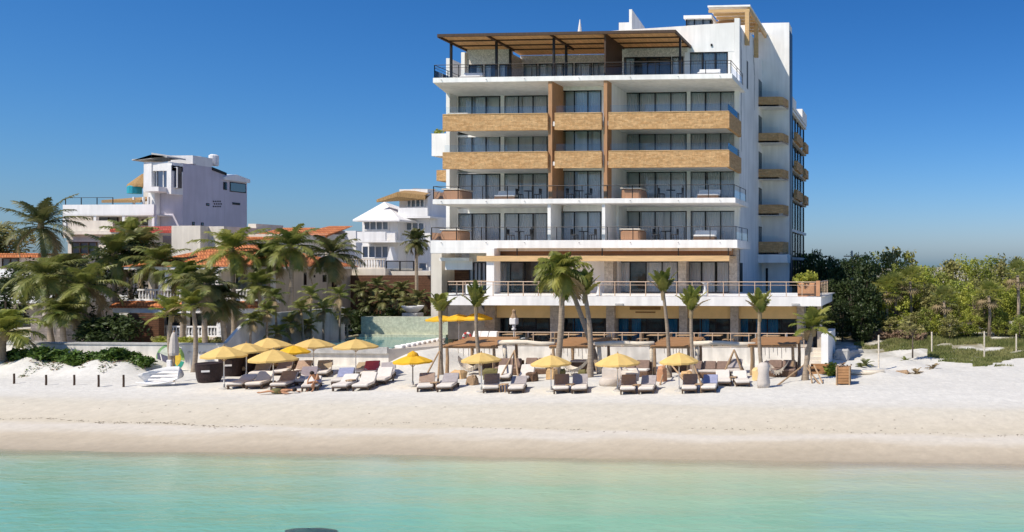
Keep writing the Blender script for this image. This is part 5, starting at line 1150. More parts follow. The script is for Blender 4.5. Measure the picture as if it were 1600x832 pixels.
def parasol(label, px, pya, pyb, wpx, canvas='canvas', cap=False, dark=False, Y=None, group='yellow beach parasols', pyr=None, zb=None, tilt=0, a0=.39):
    """px apex, pya apex row, pyb pole foot row, wpx canopy width, pyr rim row"""
    if Y is None: o = gp(px, pyb)
    else: o = P(px, pyb, Y); o.z = zb if zb is not None else gz(o.x, o.y)
    D = -o.x*math.sin(TH)+o.y*math.cos(TH); top = P(px, pya, o.y).z-o.z; r = wpx/2*D/F_PX; drop = (pyr-pya)*D/F_PX*.80
    t = thing('beach_parasol', o, label, 'parasol', group)
    MB().tube([o+Vector((0,0,-.2)), o+Vector((0,0,top-.05))], .028, 8).build('pole', M['dark_timber' if dark else 'steel'], t)
    MB().lathe([(.26,0),(.26,.05),(.06,.09),(.05,.28)], o+Vector((0,0,-.01)), 14).build('base', M['concrete'], t)
    q = MB(); vs = [(0,0,top)]; n = 8; rings = ((.34,.24),(.68,.60),(1.0,1.0))
    for fr_, dz in rings:
        for j in range(n*2):
            a = a0+math.pi*j/n; rr_ = r*fr_*(1 if j % 2 == 0 else .955); sag = 0 if j % 2 == 0 else -.035*fr_*r
            vs.append((rr_*math.cos(a), rr_*math.sin(a), top-drop*dz+sag))
    m = 2*n
    for j in range(m):
        a = a0+math.pi*j/n; rr_ = r*1.0*(1 if j % 2 == 0 else .95); vs.append((rr_*math.cos(a), rr_*math.sin(a), top-drop-(.10 if j % 2 == 0 else .13)))
    fs = [(0, 1+j, 1+(j+1) % m) for j in range(m)]
    for k in range(3):
        for j in range(m): fs.append((1+k*m+j, 1+(k+1)*m+j, 1+(k+1)*m+(j+1) % m, 1+k*m+(j+1) % m))
    q.add(vs, fs)
    if tilt: q.rot(Matrix.Translation((0,0,top)) @ Matrix.Rotation(tilt, 4, 'Y') @ Matrix.Translation((0,0,-top)))
    world(q, o).build('canopy', M[canvas], t)
    q = MB()
    for j in range(8):
        a = a0+2*math.pi*j/8; q.tube([(.03*math.cos(a),.03*math.sin(a),top-.05),(r*.97*math.cos(a),r*.97*math.sin(a),top-drop-.03)], .012, 4)
        q.tube([(0,0,top-drop-.35),(r*.5*math.cos(a),r*.5*math.sin(a),top-drop*.45-.05)], .010, 4)
    world(q, o).build('ribs', M['old_wood'], t)
    q = MB().lathe([(.04,0),(.03,.06),(.005,.10)], (0,0,top), 8); world(q, o).build('finial', M['old_wood'], t)
    if cap:
        q = MB().lathe([(r*.30,top-.06),(r*.24,top+.06),(r*.10,top+.15),(.02,top+.2)], (0,0,0), 12, 0, a0); world(q, o).build('vent_cap', M[canvas], t)
    return t
# parasols, left to right
parasol('pale yellow parasol furthest left, in front of the dark wicker tubs', 350, 541, 608, 63, pyr=559)
parasol('pale yellow parasol partly behind the leftmost one', 385, 536, 588, 60, pyr=551)
parasol('pale yellow parasol behind, leaning right, highest of the left cluster', 418, 528, 583, 66, pyr=547, tilt=-.10)
parasol('pale yellow parasol in the middle of the left cluster, before a brown lounger', 427, 546, 607, 68, pyr=565)
parasol('vivid yellow parasol tucked into the left cluster', 459, 540, 590, 46, 'canvas_v', pyr=552, dark=True)
parasol('pale yellow parasol before the dark end of the pool', 490, 529, 584, 60, pyr=543)
parasol('pale yellow parasol in front of the middle of the pool edge', 556, 530, 588, 63, pyr=544.5)
parasol('vivid yellow parasol with a vent cap and thin dark pole, beside the sand ramp', 645, 554, 604, 56, 'canvas_v', True, True, pyr=567)
parasol('pale yellow parasol in front of the left hammock', 752, 551, 612, 58, pyr=565)
parasol('pale yellow parasol in front of the tallest palm', 861, 555, 612, 60, pyr=571)
parasol('pale yellow parasol above the pillow seat, near the white log frame', 965, 552, 611, 68, pyr=571)
parasol('pale yellow parasol at the right, between the two slim palms', 1061, 551, 611, 60, pyr=568)
for k, (px, py) in enumerate(((690,493),(717,491),(745,489))):
    parasol(['vivid yellow parasol on the pool deck, left of three in a row', 'vivid yellow parasol on the pool deck, middle of three in a row', 'vivid yellow parasol on the pool deck, right of three in a row'][k], px, py, 531, 46, 'canvas_v', Y=58.6+.3*k, zb=2.33, pyr=501-k*.6, group='yellow parasols on the pool deck')
# loungers, left to right
lounger('cream lounger lying nearest the leftmost parasol pole', 366, 609, R(-24), None, back=18)
lounger('cream lounger with raised back, right of the leftmost parasol', 395, 609, R(-22), None)
lounger('brown covered lounger under the middle parasol of the left cluster', 434, 610, R(-20), 'towel_brown')
lounger('lounger with a mauve cover behind the seated person', 472, 603, R(-14), 'towel_mauve', back=48)
lounger('cream lounger on which the bent over person sits', 484, 612, R(-6), None, back=20)
lounger('lounger with a slate blue cover, right of the seated person', 529, 603, R(-14), 'towel_blue')
lounger('white lounger at the front, right of the seated person', 530, 612, R(-20), None, back=30)
lounger('white lounger below the pool parasol, front middle', 562, 612, R(-17), None, back=42)
lounger('white lounger in front of the dark and red covered ones', 590, 602, R(-15), None, back=44)
lounger('lounger with a red cover behind the white loungers', 574, 591, R(-10), 'towel_red', back=44)
lounger('lounger with a plain grey cover right of the red covered one', 602, 593, R(-6), 'towel_grey', back=40)
lounger('lounger with a taupe cover below the pool wall', 500, 590, R(-10), 'towel_taupe', back=46)
lounger('low taupe lounger against the pool wall, right of the other taupe one', 556, 588, R(-16), 'towel_taupe', back=22)
lounger('brown covered lounger behind the left cluster of parasols', 463, 589, R(-16), 'towel_brown')
lounger('brown lounger deep under the left cluster of parasols', 436, 588, R(-12), 'towel_brown')
lounger('taupe lounger in the shade beside the wicker tubs', 400, 591, R(-14), 'towel_taupe')
lounger('brown covered lounger below the first propped palm, left of its pair', 664, 613, R(-4), 'towel_brown')
lounger('grey covered lounger below the first propped palm, right of its pair', 694, 613, R(-12), 'towel_grey', back=34)
lounger('brown covered lounger in front of the left hammock', 767, 615, R(-2), 'towel_brown')
lounger('white lounger with a small grey cover, right of the hammock pair', 806, 616, R(-6), 'towel_grey', back=26)
lounger('all white lounger behind the left hammock pair', 785, 597, R(-6), None, back=40)
lounger('all white lounger with steep back beside the palm prop', 815, 598, R(-14), None, back=50)
lounger('brown covered lounger below the tallest palm', 877, 616, R(-1), 'towel_brown')
lounger('grey brown covered lounger below the straight palm', 905, 616, R(-2), 'towel_grey')
lounger('brown covered lounger with a pale pillow seat behind it', 981, 617, R(-2), 'towel_brown')
lounger('grey brown lounger right of the pillow seat', 1009, 617, R(-6), 'towel_grey', back=32)
lounger('brown covered lounger under the rightmost parasol', 1077, 616, R(-2), 'towel_brown')
lounger('lounger with a slate blue cover under the rightmost parasol', 1107, 615, R(-4), 'towel_blue', back=30)
lounger('plain white lounger left of two below the right log frame', 1131, 604, R(2), None, back=30)
lounger('plain white lounger right of two below the right log frame', 1161, 605, R(6), None, back=30)
for k, (px, py) in enumerate(((680,610),(787,613),(891,613),(995,614),(1092,613),(1146,601),(548,606))):
    side_table(['wooden side table between the pair below the first propped palm', 'wooden side table between the pair at the left hammock', 'wooden side table between the pair below the tallest palm', 'wooden side table between the pair at the pillow seat', 'wooden side table between the pair under the rightmost parasol', 'wooden side table between two plain white loungers at right', 'wooden side table between two white loungers below the pool'][k], px, py)
def beanbag(label, px, py, w_, h, m='canvas_b', seed=1):
    o = gp(px, py); t = thing('beanbag_seat', o, label, 'beanbag'); rng = random.Random(seed); q = MB()
    n = 16; prof = [(.42,0),(.5,.06),(.52,.2),(.48,.34),(.42,.42)]; vs = []
    for r_, z in prof:
        for j in range(n): a = 2*math.pi*j/n; k = 1+.04*math.sin(3*a+seed); vs.append((r_*k*w_*math.cos(a), r_*k*w_*.9*math.sin(a), z*h))
    fs = [(i*n+j, i*n+(j+1) % n, (i+1)*n+(j+1) % n, (i+1)*n+j) for i in range(4) for j in range(n)]+[tuple(range(64,80)), tuple(range(15,-1,-1))]
    q.add(vs, fs); world(q, o).build('seat', M[m], t, True)
    q = MB(); pts = [(-.46,.36,.30),(-.5,.42,.85),(-.34,.45,1.12),(-.1,.46,.92),(.1,.46,.9),(.36,.45,1.1),(.5,.42,.8),(.46,.36,.30)]
    vs = [(x*w_,(y-.10)*w_,z*h) for x,y,z in pts]+[(x*w_,(y+.14)*w_,z*h*.97) for x,y,z in pts]
    q.add(vs, [tuple(range(8)), tuple(range(15,7,-1))]+[((i+1) % 8, i, 8+i, 8+(i+1) % 8) for i in range(8)]); world(q, o).build('backrest', M[m], t)
beanbag('big pale beanbag seat with high back, left of the white log frame parasol', 952, 603, 1.15, 1.05)
beanbag('pale pillow seat with two peaked corners behind the brown lounger', 981, 605, 1.0, .95, 'cush_white', 2)
def wicker_tub(label, px, py, r, h):
    o = gp(px, py); t = thing('wicker_tub', o, label, 'daybed tub', 'dark wicker tubs')
    q = MB().lathe([(r*.80,0),(r*.92,.25*h),(r,.75*h),(r*1.02,h),(r*.94,h),(r*.88,.72*h),(.02,.70*h)], o, 24); q.build('body', M['wicker'], t)
    q = MB().lathe([(r*1.0,h*.99),(r*1.05,h*1.03),(r*1.0,h*1.07),(r*.95,h*1.03)], o, 24); q.build('rim', M['wicker'], t, True)
    a = R(-64); c = o+Vector((r*1.0*math.cos(a), r*1.0*math.sin(a), h*.66)); q = MB().box(-.20, .20, -.02, .02, -.055, .055); world(q, c, a+math.pi/2).build('name_plate', M['white_cloth'], t)
wicker_tub('dark wicker tub with a small pale plate, nearest the painted emblem', 327, 597, .66, 1.05)
wicker_tub('dark wicker tub behind the leftmost parasol pole', 361, 588, .62, 1.1)
o = gp(385, 585); t = thing('wicker_cocoon_chair', o, 'dark woven cocoon chair in the shade of the left parasols', 'chair')
MB().lathe([(.5,0),(.62,.4),(.66,.9),(.5,1.4),(.2,1.65),(.02,1.7)], o, 18).build('shell', M['wicker'], t, True); MB().lathe([(.42,0),(.5,.12),(.42,.24)], o+Vector((-.1,-.45,.3)), 14).build('cushion', M['towel_taupe'], t, True)
# posts of the low rope fence on the left
for k, (px, pa, pb) in enumerate(((22,584,600),(72,586,602),(116,586,603),(154,586,605),(193,586,605),(237,578,596))):
    p = gp(px, pb); top = P(px, pa, p.y); q = MB().tube([p-Vector((0,0,.25)), (p+top)/2+Vector((.01,0,0)), top], [.055,.05,.05], 7)
    tag(q.build('fence_post', M['dark_timber']), 'short dark wooden post on the sand in front of the hedge', 'post', 'dark posts before the hedge')
for k, (px, pa, pb) in enumerate(((1373,524,576),(1456,519,553),(1538,518,560),(1588,522,545))):
    p = gp(px, pb); top = P(px, pa, p.y); q = MB().tube([p-Vector((0,0,.3)), top], [.06,.055], 7)
    tag(q.build('pale_post', M['log']), ['slim pale fence post nearest the rubble', 'slim pale fence post left of the middle of the sandy field', 'slim pale fence post standing before the grass', 'slim pale fence post furthest right'][k], 'post')
# hotel beach pergolas: post frames with sloping plank roofs
def pergola(label, px0, px1, pyt, pyf, pyb, Y0=51.2, Y1=54.2, posts=(0,1)):
    o = P((px0+px1)/2, pyb, Y0); o.z = gz(o.x, Y0); t = thing('plank_pergola', o, label, 'pergola', 'plank roofed pergolas on the beach')
    x0, x1 = PX(px0, Y0), PX(px1, Y0); z0 = PZ((px0+px1)/2, pyf, Y0); z1 = PZ((px0+px1)/2, pyt, Y1)
    q = MB(); n = 15
    for i in range(n):
        ya, yb = Y0-.15+(Y1-Y0+.3)*i/n, Y0-.15+(Y1-Y0+.3)*(i+.9)/n; f = lambda y: z0+(z1-z0)*(y-Y0)/(Y1-Y0)
        e = .12*math.sin(i*2.7)
        q.add([(x0-.1+e,ya,f(ya)),(x1+.1+e,ya,f(ya)+.02),(x1+.1+e,yb,f(yb)+.02),(x0-.1+e,yb,f(yb)),(x0-.1+e,ya,f(ya)-.05),(x1+.1+e,ya,f(ya)-.03),(x1+.1+e,yb,f(yb)-.03),(x0-.1+e,yb,f(yb)-.05)], [(0,1,2,3),(7,6,5,4),(4,5,1,0),(5,6,2,1),(6,7,3,2),(7,4,0,3)])
    q.build('plank_roof', M['plank'], t)
    q = MB(); q.tube([(x0-.15,Y0,z0-.12),(x1+.15,Y0,z0-.12)], .08, 7); q.tube([(x0-.15,Y1,z1-.12),(x1+.15,Y1,z1-.12)], .08, 7)
    for x in (x0+.1, (x0+x1)/2, x1-.1): q.tube([(x,Y0-.1,z0-.08),(x,Y1+.1,z1-.08)], .06, 6)
    q.build('beam', M['old_wood'], t)
    for x in (x0+.1, x1-.1):
        for Y, z in ((Y0, z0), (Y1, z1)):
            g = gz(x, Y); MB().tube([(x,Y,g-.2),(x+.03,Y,(g+z)/2),(x,Y,z-.15)], [.12,.10,.09], 8).build('post', M['old_wood'], t)
    g = gz((x0+x1)/2, 53.2); MB().bev(x0+.5, x1-.5, 52.6, 53.5, g-.02, g+.55, .05).build('bench', M['rattan'], t)
    q = MB(); cushion(q, x0+.55, x1-.55, (52.62,g+.551), (53.48,g+.551), .12); q.build('bench_cushion', M['canvas_b'], t)
    q = MB()
    for i in range(7): x = x0+.6+(x1-x0-1.2)*i/6; q.tube([(x,Y0+.4,z0-.1),(x+.02,Y0+.42,z0-.55-.2*(i % 3))], .02, 4)
    q.build('hanging_ropes', M['rope'], t)
    return x0, x1, z0
pg = [pergola('plank roofed pergola at the left, over the first hammock', 696, 774, 527, 540, 592),
      pergola('plank roofed pergola behind the tallest palm and second hammock', 862, 926, 527.5, 540, 592),
      pergola('plank roofed pergola behind the rightmost parasol', 1020, 1078, 527.5, 540, 592),
      pergola('plank roofed pergola at the right, over the last hammock', 1172, 1241, 527, 538, 592)]
def log_frame(label, px0, px1, py0, py1, Y=51.4):
    a, b = P(px0, py0, Y), P(px1, py1, Y); m_ = (a+b)/2+Vector((0,0,.06)); t = thing('log_frame', (m_.x, Y, gz(m_.x, Y)), label, 'log frame', 'bleached log frames')
    MB().tube([a-Vector((.3,0,0)), a.lerp(b,.25)+Vector((0,0,.05)), m_, a.lerp(b,.75)+Vector((0,0,-.02)), b+Vector((.25,0,0))], [.15,.155,.14,.15,.13], 9).build('crossbar', M['log'], t, True)
    for p in (a, b):
        g = gz(p.x, Y); MB().tube([(p.x,Y+.18,g-.25),(p.x+.05,Y+.2,(g+p.z)/2),(p.x,Y+.16,p.z+.1)], [.16,.14,.13], 8).build('post', M['log'], t, True)
log_frame('bleached log frame between the left pergola and the tallest palm', 786, 861, 535.5, 537.5)
log_frame('bleached log frame left of the rightmost parasol', 934, 1016, 538.5, 536.5)
log_frame('bleached log frame behind the two plain white loungers', 1087, 1174, 537.5, 538)
def hammock(label, px0, px1, pyt, pym, Y=50.7, fringe=True):
    a, b = P(px0, pyt, Y), P(px1, pyt, Y); dz = (pym-pyt)*Y/F_PX; t = thing('hammock', ((a.x+b.x)/2, Y, a.z-dz), label, 'hammock', 'white fringed hammocks')
    q = MB(); n = 18; vs = []; fr_ = MB()
    for i in range(n+1):
        u = i/n; s = 4*u*(1-u); c = a.lerp(b, u)-Vector((0,0,dz*s**.9)); w_ = .04+.52*s**.7
        for j in range(5): v = j/4*2-1; vs.append((c.x, c.y+v*w_, c.z+.22*s*(v*v)))
        if 3 < i < n-3 and i % 1 == 0:
            p = Vector((c.x, c.y-w_, c.z+.22*s)); fr_.tube([p, p+Vector((.01,-.02,-.22-.08*(i % 2)))], .022, 4)
    q.add(vs, [(5*i+j, 5*i+j+1, 5*i+j+6, 5*i+j+5) for i in range(n) for j in range(4)])
    q.build('net', M['rope'], t); fr_.build('fringe', M['rope'], t)
hammock('white fringed hammock under the left pergola', 716, 756, 556, 581)
hammock('white hammock hanging between the tallest palm and the straight palm', 874, 922, 556, 582)
hammock('white hammock tied to the slim wrapped palm at the right', 1197, 1233, 562, 583)
# palm props
def prop(label, legs, px, py, Y):
    t0 = P(px, py, Y); t = thing('palm_prop', (t0.x, t0.y, gz(t0.x, t0.y)), label, 'palm prop', 'leaning poles that prop young palms')
    for lx, ly in legs:
        g = gp(lx, ly); MB().tube([g-Vector((0,0,.1)), t0], [.055,.045], 7).build('pole', M['old_wood'], t)
prop('leaning poles propping the first upright palm', ((662,592),(684,600)), 687, 548, 50.6)
prop('pole tripod beside the white loungers right of the left pergola', ((775,601),(812,606),(799,592)), 804, 548, 51)
prop('crossed pale poles at the slim palm by the rightmost parasol', ((1023,593),(1076,600),(1030,604)), 1042, 562, 50.3)
prop('leaning pole propping the palm left of the plain white loungers', ((1098,604),), 1083, 568, 50)
prop('leaning poles propping the short palm at the right end', ((1212,602),(1283,601)), 1257, 570, 49.6)
# wrapped foot of the slim palm at right
o = gp(1193, 606); t = thing('palm_wrap', o, 'grey woven wrap around the foot of the slim palm by the right hammock', 'wrap')
MB().lathe([(.34,0),(.38,.3),(.30,.8),(.36,1.2),(.2,1.4)], o, 12).build('wrap', M['canvas_b'], t, True)
# white sculptural lamp post, life ring, stools, boat, steps, planters
o = P(803, 523, 57.6); o.z = 2.33; t = thing('lantern_post', o, 'white post topped with a pale square lantern on the hotel terrace', 'lantern')
q = MB().tube([o, o+Vector((0,0,1.15))], .04, 8); q.build('post', M['steel'], t); MB().lathe([(.14,1.1),(.16,1.2),(.08,1.3),(.14,1.38),(.1,1.5)], o, 10).build('knob', M['white_cloth'], t, True)
MB().bev(o.x-.24, o.x+.24, o.y-.24, o.y+.24, o.z+1.5, o.z+1.98, .05).build('lantern', M['white_cloth'], t); MB().lathe([(.26,1.98),(.12,2.3),(.15,2.5),(.02,2.6)], o, 8).build('cap', M['old_wood'], t)
o = P(731, 522, 57.6); o.z = 2.33; t = thing('life_ring_stand', o, 'red and white life ring hung on a short post beside the pool deck', 'life ring')
MB().tube([o, o+Vector((0,0,1.05))], .04, 6).build('post', M['old_wood'], t)
c = o+Vector((0,-.1,.62)); 
for k in range(8):
    pts = [c+Vector((.27*math.cos(R(45*k+45*i/4)), 0, .27*math.sin(R(45*k+45*i/4)))) for i in range(5)]
    MB().tube(pts, .075, 8).build('ring_segment', M['white_cloth' if k % 2 else 'red'], t, True)
tt = [P(px, 524, 58) for px in (741, 752, 766)]
for k, p in enumerate(tt):
    p.z = 2.33; t = thing('deck_chair', p, ['pale deck chair right of the life ring', 'pale deck chair between life ring and column', 'pale deck chair at the foot of the first stone column'][k], 'chair', 'pale deck chairs'); q = MB(); q.bev(p.x-.3,p.x+.3,p.y-.3,p.y+.3,p.z+.36,p.z+.46,.03); q.build('seat', M['white_cloth'], t)
    q = MB().prism_x([(p.y+.22,p.z+.46),(p.y+.5,p.z+.95),(p.y+.56,p.z+.92),(p.y+.3,p.z+.46)], p.x-.3, p.x+.3); q.build('backrest', M['white_cloth'], t)
    for sx in (-1,1):
        for sy in (-1,1): MB().box(p.x+sx*.26-.025,p.x+sx*.26+.025,p.y+sy*.26-.025,p.y+sy*.26+.025,p.z,p.z+.361).build('leg', M['old_wood'], t)
# pale boat hull leaning on the sand by the emblem
o = gp(258, 602); t = thing('beached_boat', o, 'small bleached boat lying tilted on the sand in front of the painted emblem', 'boat')
q = MB(); n = 9; vs = []
for i in range(n):
    u = i/(n-1); w_ = .5*math.sin(math.pi*min(1,.12+u*.62))**.8; z = .12+.30*(1-u)**2
    for j in range(7): v = j/6*2-1; vs.append((-1.0+2.0*u, v*w_, z-.0+.55*(v*v)*(.75+.25*(1-u))-.1))
q.add(vs, [(7*i+j, 7*i+j+1, 7*i+j+8, 7*i+j+7) for i in range(n-1) for j in range(6)]+[tuple(range(7*(n-1), 7*n))])
q.rot(Matrix.Translation((0,.1,.30)) @ Matrix.Rotation(R(-14),4,'Y') @ Matrix.Rotation(R(62),4,'X'))
hull = world(q, o, R(8)).build('hull', M['white2'], t, True); sd = hull.modifiers.new('thickness', 'SOLIDIFY'); sd.thickness = .04
q = MB()
for k in range(4): q.box(-.55+.4*k*.0-.2, .75, -.40+.22*k, -.30+.22*k, .30, .34)
q.rot(Matrix.Translation((.1,.0,.32)) @ Matrix.Rotation(R(62),4,'X')); world(q, o, R(8)).build('thwart', M['white_cloth'], t)
o = gp(272, 597); t = thing('folded_umbrella', o, 'tall folded beige umbrella standing right in front of the painted emblem', 'umbrella')
MB().tube([o-Vector((0,0,.2)), o+Vector((0,0,3.0))], .05, 8).build('pole', M['old_wood'], t)
MB().lathe([(.20,1.55),(.25,1.7),(.22,2.2),(.17,2.6),(.10,2.85),(.02,2.95)], o, 10).build('canopy', M['canvas_b'], t)
MB().bev(o.x-.35,o.x-.05,o.y-.16,o.y-.06,o.z+.85,o.z+1.3,.03).build('notice_box', M['white_cloth'], t)
o = gp(1318, 600); t = thing('planter_box', o, 'brown slatted wooden planter box on the sand at the right', 'planter')
q = MB()
for k in range(6): q.box(o.x-.36,o.x+.36,o.y-.36,o.y+.36,o.z+.05+.16*k,o.z+.19+.16*k)
q.build('box', M['plank'], t); q = MB()
for sx in (-1,1):
    for sy in (-1,1): q.box(o.x+sx*.37-.04,o.x+sx*.37+.04,o.y+sy*.37-.04,o.y+sy*.37+.04,o.z-.05,o.z+1.02)
q.build('corner_post', M['old_wood'], t); q = MB(); rng = random.Random(4); crown_clumps(rng, .3,.3,.15,1.02,5,14,.09,q,.12); q.v = [(v[0]+o.x,v[1]+o.y,v[2]+o.z) for v in q.v]; q.build('dry_plant', M['dry_brush'], t)
shrub('round yellow green bush left of the wooden planter box', 1301, 588, 51.5, 20, 18, 'leaf_y', 350, zb=1.25, n=18, nleaf=44, size=.11)
o = gp(1279, 585); t = thing('wooden_steps', o, 'small brown wooden steps leading up from the sand at the right end', 'steps')
for k in range(4): MB().box(o.x-.6,o.x+.6,o.y+.28*k,o.y+.28*k+.27,o.z-.05,o.z+.14+.13*k).build('tread', M['plank'], t)
for s_ in (-1,1):
    a = gp(1285+s_*8-8, 600); MB().tube([a+Vector((0,0,.05)), P(1268+s_*4, 571, a.y+1.2)], .05, 6).build('rail', M['old_wood'], t)
o = gp(1357, 586); q = MB().tube([P(1327,581,o.y)+Vector((0,0,0)), o+Vector((0,0,.14)), P(1382,580.5,o.y)], [.16,.15,.13], 9); tag(q.build('driftwood_log', M['log'], None, True), 'long bleached log lying behind the planter box', 'log')
def rock(name, label, px, py, sx, sy, sz, m, seed, cat, group=None, rz=0):
    rng = random.Random(seed); o = gp(px, py); q = MB().bev(-sx,sx,-sy,sy,-.1,sz,.12); q.v = [(v[0]+rng.uniform(-.06,.06), v[1]+rng.uniform(-.06,.06), v[2]+rng.uniform(-.05,.05)) for v in q.v]
    tag(world(q, o, rz).build(name, M[m]), label, cat, group)
rock('concrete_slab', 'broken pale concrete beam lying at a slant near the hotel end', 1326, 556, .28, 1.7, .45, 'concrete', 1, 'rubble', rz=R(-30))
rock('concrete_block', 'squat pale concrete lump in the shade beside the slanted beam', 1316, 561, .5, .45, .75, 'concrete', 2, 'rubble')
rock('concrete_piece', 'small concrete piece on top end of the slanted beam', 1328, 542, .45, .3, .25, 'concrete', 3, 'rubble')
rock('driftwood_stump', 'dark stump half buried in the sand right of the log', 1410, 583, .4, .2, .16, 'old_wood', 4, 'stump')
rock('sand_rock', 'pale brown rock between the left hammock pair', 738, 601, .28, .24, .5, 'old_wood', 5, 'rock')
rock('wooden_stool', 'dark rattan stool at the right of the steep white lounger', 832, 596, .3, .3, .55, 'rattan', 6, 'stool')
rock('basket', 'honey brown basket under the left pergola post', 717, 592, .42, .3, .5, 'timber', 7, 'basket')
rock('basket', 'honey brown basket at the foot of the pergola behind the tallest palm', 862, 592, .3, .3, .6, 'timber', 8, 'basket')
rock('storage_cube', 'orange red bin beside the slim palm behind the rightmost parasol', 1034, 596, .26, .26, .9, 'terracotta', 9, 'bin')
rock('basket', 'yellow brown basket right of the crossed pale poles', 1072, 592, .32, .3, .45, 'timber', 10, 'basket')
rock('basket', 'tan basket left of the wrapped palm foot', 1183, 594, .26, .26, .7, 'ochre', 11, 'basket')
rock('dark_pot', 'dark pot under the second hammock, left one', 875, 590, .28, .28, .5, 'olive', 12, 'pot')
rock('dark_pot', 'dark pot under the second hammock, right one', 913, 590, .28, .28, .5, 'olive', 13, 'pot')
rock('dark_pot', 'dark green pot beside the left hammock palm', 768, 592, .45, .3, .6, 'olive', 14, 'pot')
# outdoor sofas against the beach wall
def sofa(label, px, py, w_, m='rattan', cm='canvas_b', cat='sofa'):
    o = gp(px, py); t = thing('outdoor_sofa', o, label, cat, 'outdoor sofas on the beach'); h = w_/2
    world(MB().bev(-h,h,-.4,.4,0,.34,.05), o).build('base', M[m], t); q = MB(); cushion(q, -h+.05, h-.05, (-.40,.342), (.25,.342), .14); world(q, o).build('seat_cushion', M[cm], t)
    q = MB(); n = max(2, int(w_/.8))
    for k in range(n): a = -h+.06+(w_-.12)*k/n; cushion(q, a, a+(w_-.12)/n-.03, (.22,.45), (.36,.95), .12)
    world(q, o).build('back_cushion', M['sofa_cushion'], t); world(MB().bev(-h,h,.38,.46,.02,.85,.03), o).build('backrest', M[m], t)
sofa('long dark sofa behind the plain white loungers', 1108, 590, 2.6, 'rattan', 'canvas_b')
sofa('pale cushioned sofa behind the pillow seat', 992, 588, 1.9, 'rattan', 'cush_white')
sofa('brown sofa in the shade of the left parasols', 433, 581, 2.3, 'rattan', 'towel_taupe')
sofa('rattan sofa right of the left pergola', 795, 585, 1.6, 'rattan', 'sofa_cushion')
sofa('brown sofa under the right pergola by the hammock', 1222, 588, 1.8, 'rattan', 'sofa_cushion')
sofa('low rattan sofa right of the left pergola end', 838, 584, 1.7, 'rattan', 'canvas_b')
# swing chair frame left of the right log frame's post
o = gp(1147, 592); t = thing('tepee_swing', o, 'small A shaped timber swing with pale cushions behind the white loungers', 'swing')
for s_ in (-1,1):
    for f in (-1,1): MB().tube([o+Vector((s_*.75,f*.4,-.1)), o+Vector((0,0,1.75))], [.06,.05], 6).build('pole', M['old_wood'], t)
q = MB(); cushion(q, -.45,.45,(-.35,.45),(.3,.45),.16); world(q, o).build('seat', M['canvas_b'], t); q = MB(); cushion(q, -.45,.45,(.22,.6),(.4,1.15),.12); world(q, o).build('back_cushion', M['towel_grey'], t)
# tables and chairs on the hotel terrace behind the rail and on the balconies
def chair(label, x, y, z, rz, m, group, s=1.0):
    t = thing('terrace_chair', (x,y,z), label, 'chair', group); o = Vector((x,y,z))
    world(MB().bev(-.23,.23,-.23,.23,.42,.48,.02), o, rz, s).build('seat', M[m], t); world(MB().bev(-.23,.23,.19,.24,.50,.92,.02), o, rz, s).build('backrest', M[m], t)
    for a in (-1,1):
        for b in (-1,1): world(MB().box(a*.2-.02,a*.2+.02,b*.2-.02,b*.2+.02,0,.48 if b < 0 else .92), o, rz, s).build('leg', M['metal' if m != 'old_wood' else m], t)
def table(label, x, y, z, r, m, group, rnd_=True):
    t = thing('terrace_table', (x,y,z), label, 'table', group); o = Vector((x,y,z))
    (MB().lathe([(r,.70),(r,.75)], o, 18) if rnd_ else MB().bev(x-r*1.4,x+r*1.4,y-r,y+r,z+.70,z+.75,.02)).build('table_top', M[m], t); MB().lathe([(.05,.03),(.05,.70)], o, 8).build('column', M['metal'], t); MB().lathe([(.28,0),(.28,.03)], o, 14).build('base', M['metal'], t)
rng = random.Random(21)
for k in range(10):
    px = 800+k*45; x = PX(px, 58.4); table('dark wooden dining table on the terrace behind the beach wall', x, 58.5, 2.33, .42, 'old_wood', 'dining tables on the terrace', False)
    for s_ in (-1,1): chair('dark wooden chair at a dining table behind the beach wall', x+s_*.85, 58.5+rng.uniform(-.1,.1), 2.33, -s_*math.pi/2+rng.uniform(-.2,.2), 'old_wood' if k % 3 else 'white_cloth', 'dining chairs on the terrace')
for z_, pxs, lab in ((z_s2, (812, 912, 1040, 935), 'second'), (z_s3, (826, 905, 1048, 932), 'third')):
    for k, px in enumerate(pxs):
        Yb = 64.4; x = PX(px, Yb)
        if k < 3:
            table('small dark table on the %s storey balcony%s' % (lab, (' of the left bay', ' of the narrow middle bay', ' of the right bay')[k]), x, Yb, z_, .36, 'metal', None)
            for s_ in (-1,1): chair('dark metal chair at the small table on the %s storey balcony%s' % (lab, (', left bay', ', middle bay', ', right bay')[k]), x+s_*.75, Yb, z_, -s_*math.pi/2, 'metal', 'balcony chairs, %s storey, bay %s' % (lab, 'left middle right'.split()[k]))
def hot_tub(label, px, z_, Yb=65.0, w_=1.55):
    x = PX(px, Yb); t = thing('hot_tub', (x,Yb,z_), label, 'hot tub', 'hot tubs on the balconies')
    MB().bev(x-w_/2,x+w_/2,Yb-.9,Yb+.9,z_,z_+.82,.12).build('timber_body', M['plank' ] if False else M['timber_tub'], t)
    MB().bev(x-w_/2-.06,x+w_/2+.06,Yb-.96,Yb+.96,z_+.821,z_+.93,.04).build('lid', M['cream'], t)
M['timber_tub'] = mat('tub_timber', (.42,.22,.12), .6, .15, 3, .1, 10, stretch=(6,6,.5))
hot_tub('timber clad hot tub on the second storey, left bay', 712, z_s2); hot_tub('timber clad hot tub on the third storey, left bay', 715, z_s3)
hot_tub('timber clad hot tub on the second storey, right bay', 990, z_s2); hot_tub('timber clad hot tub on the third storey, right bay', 991, z_s3)
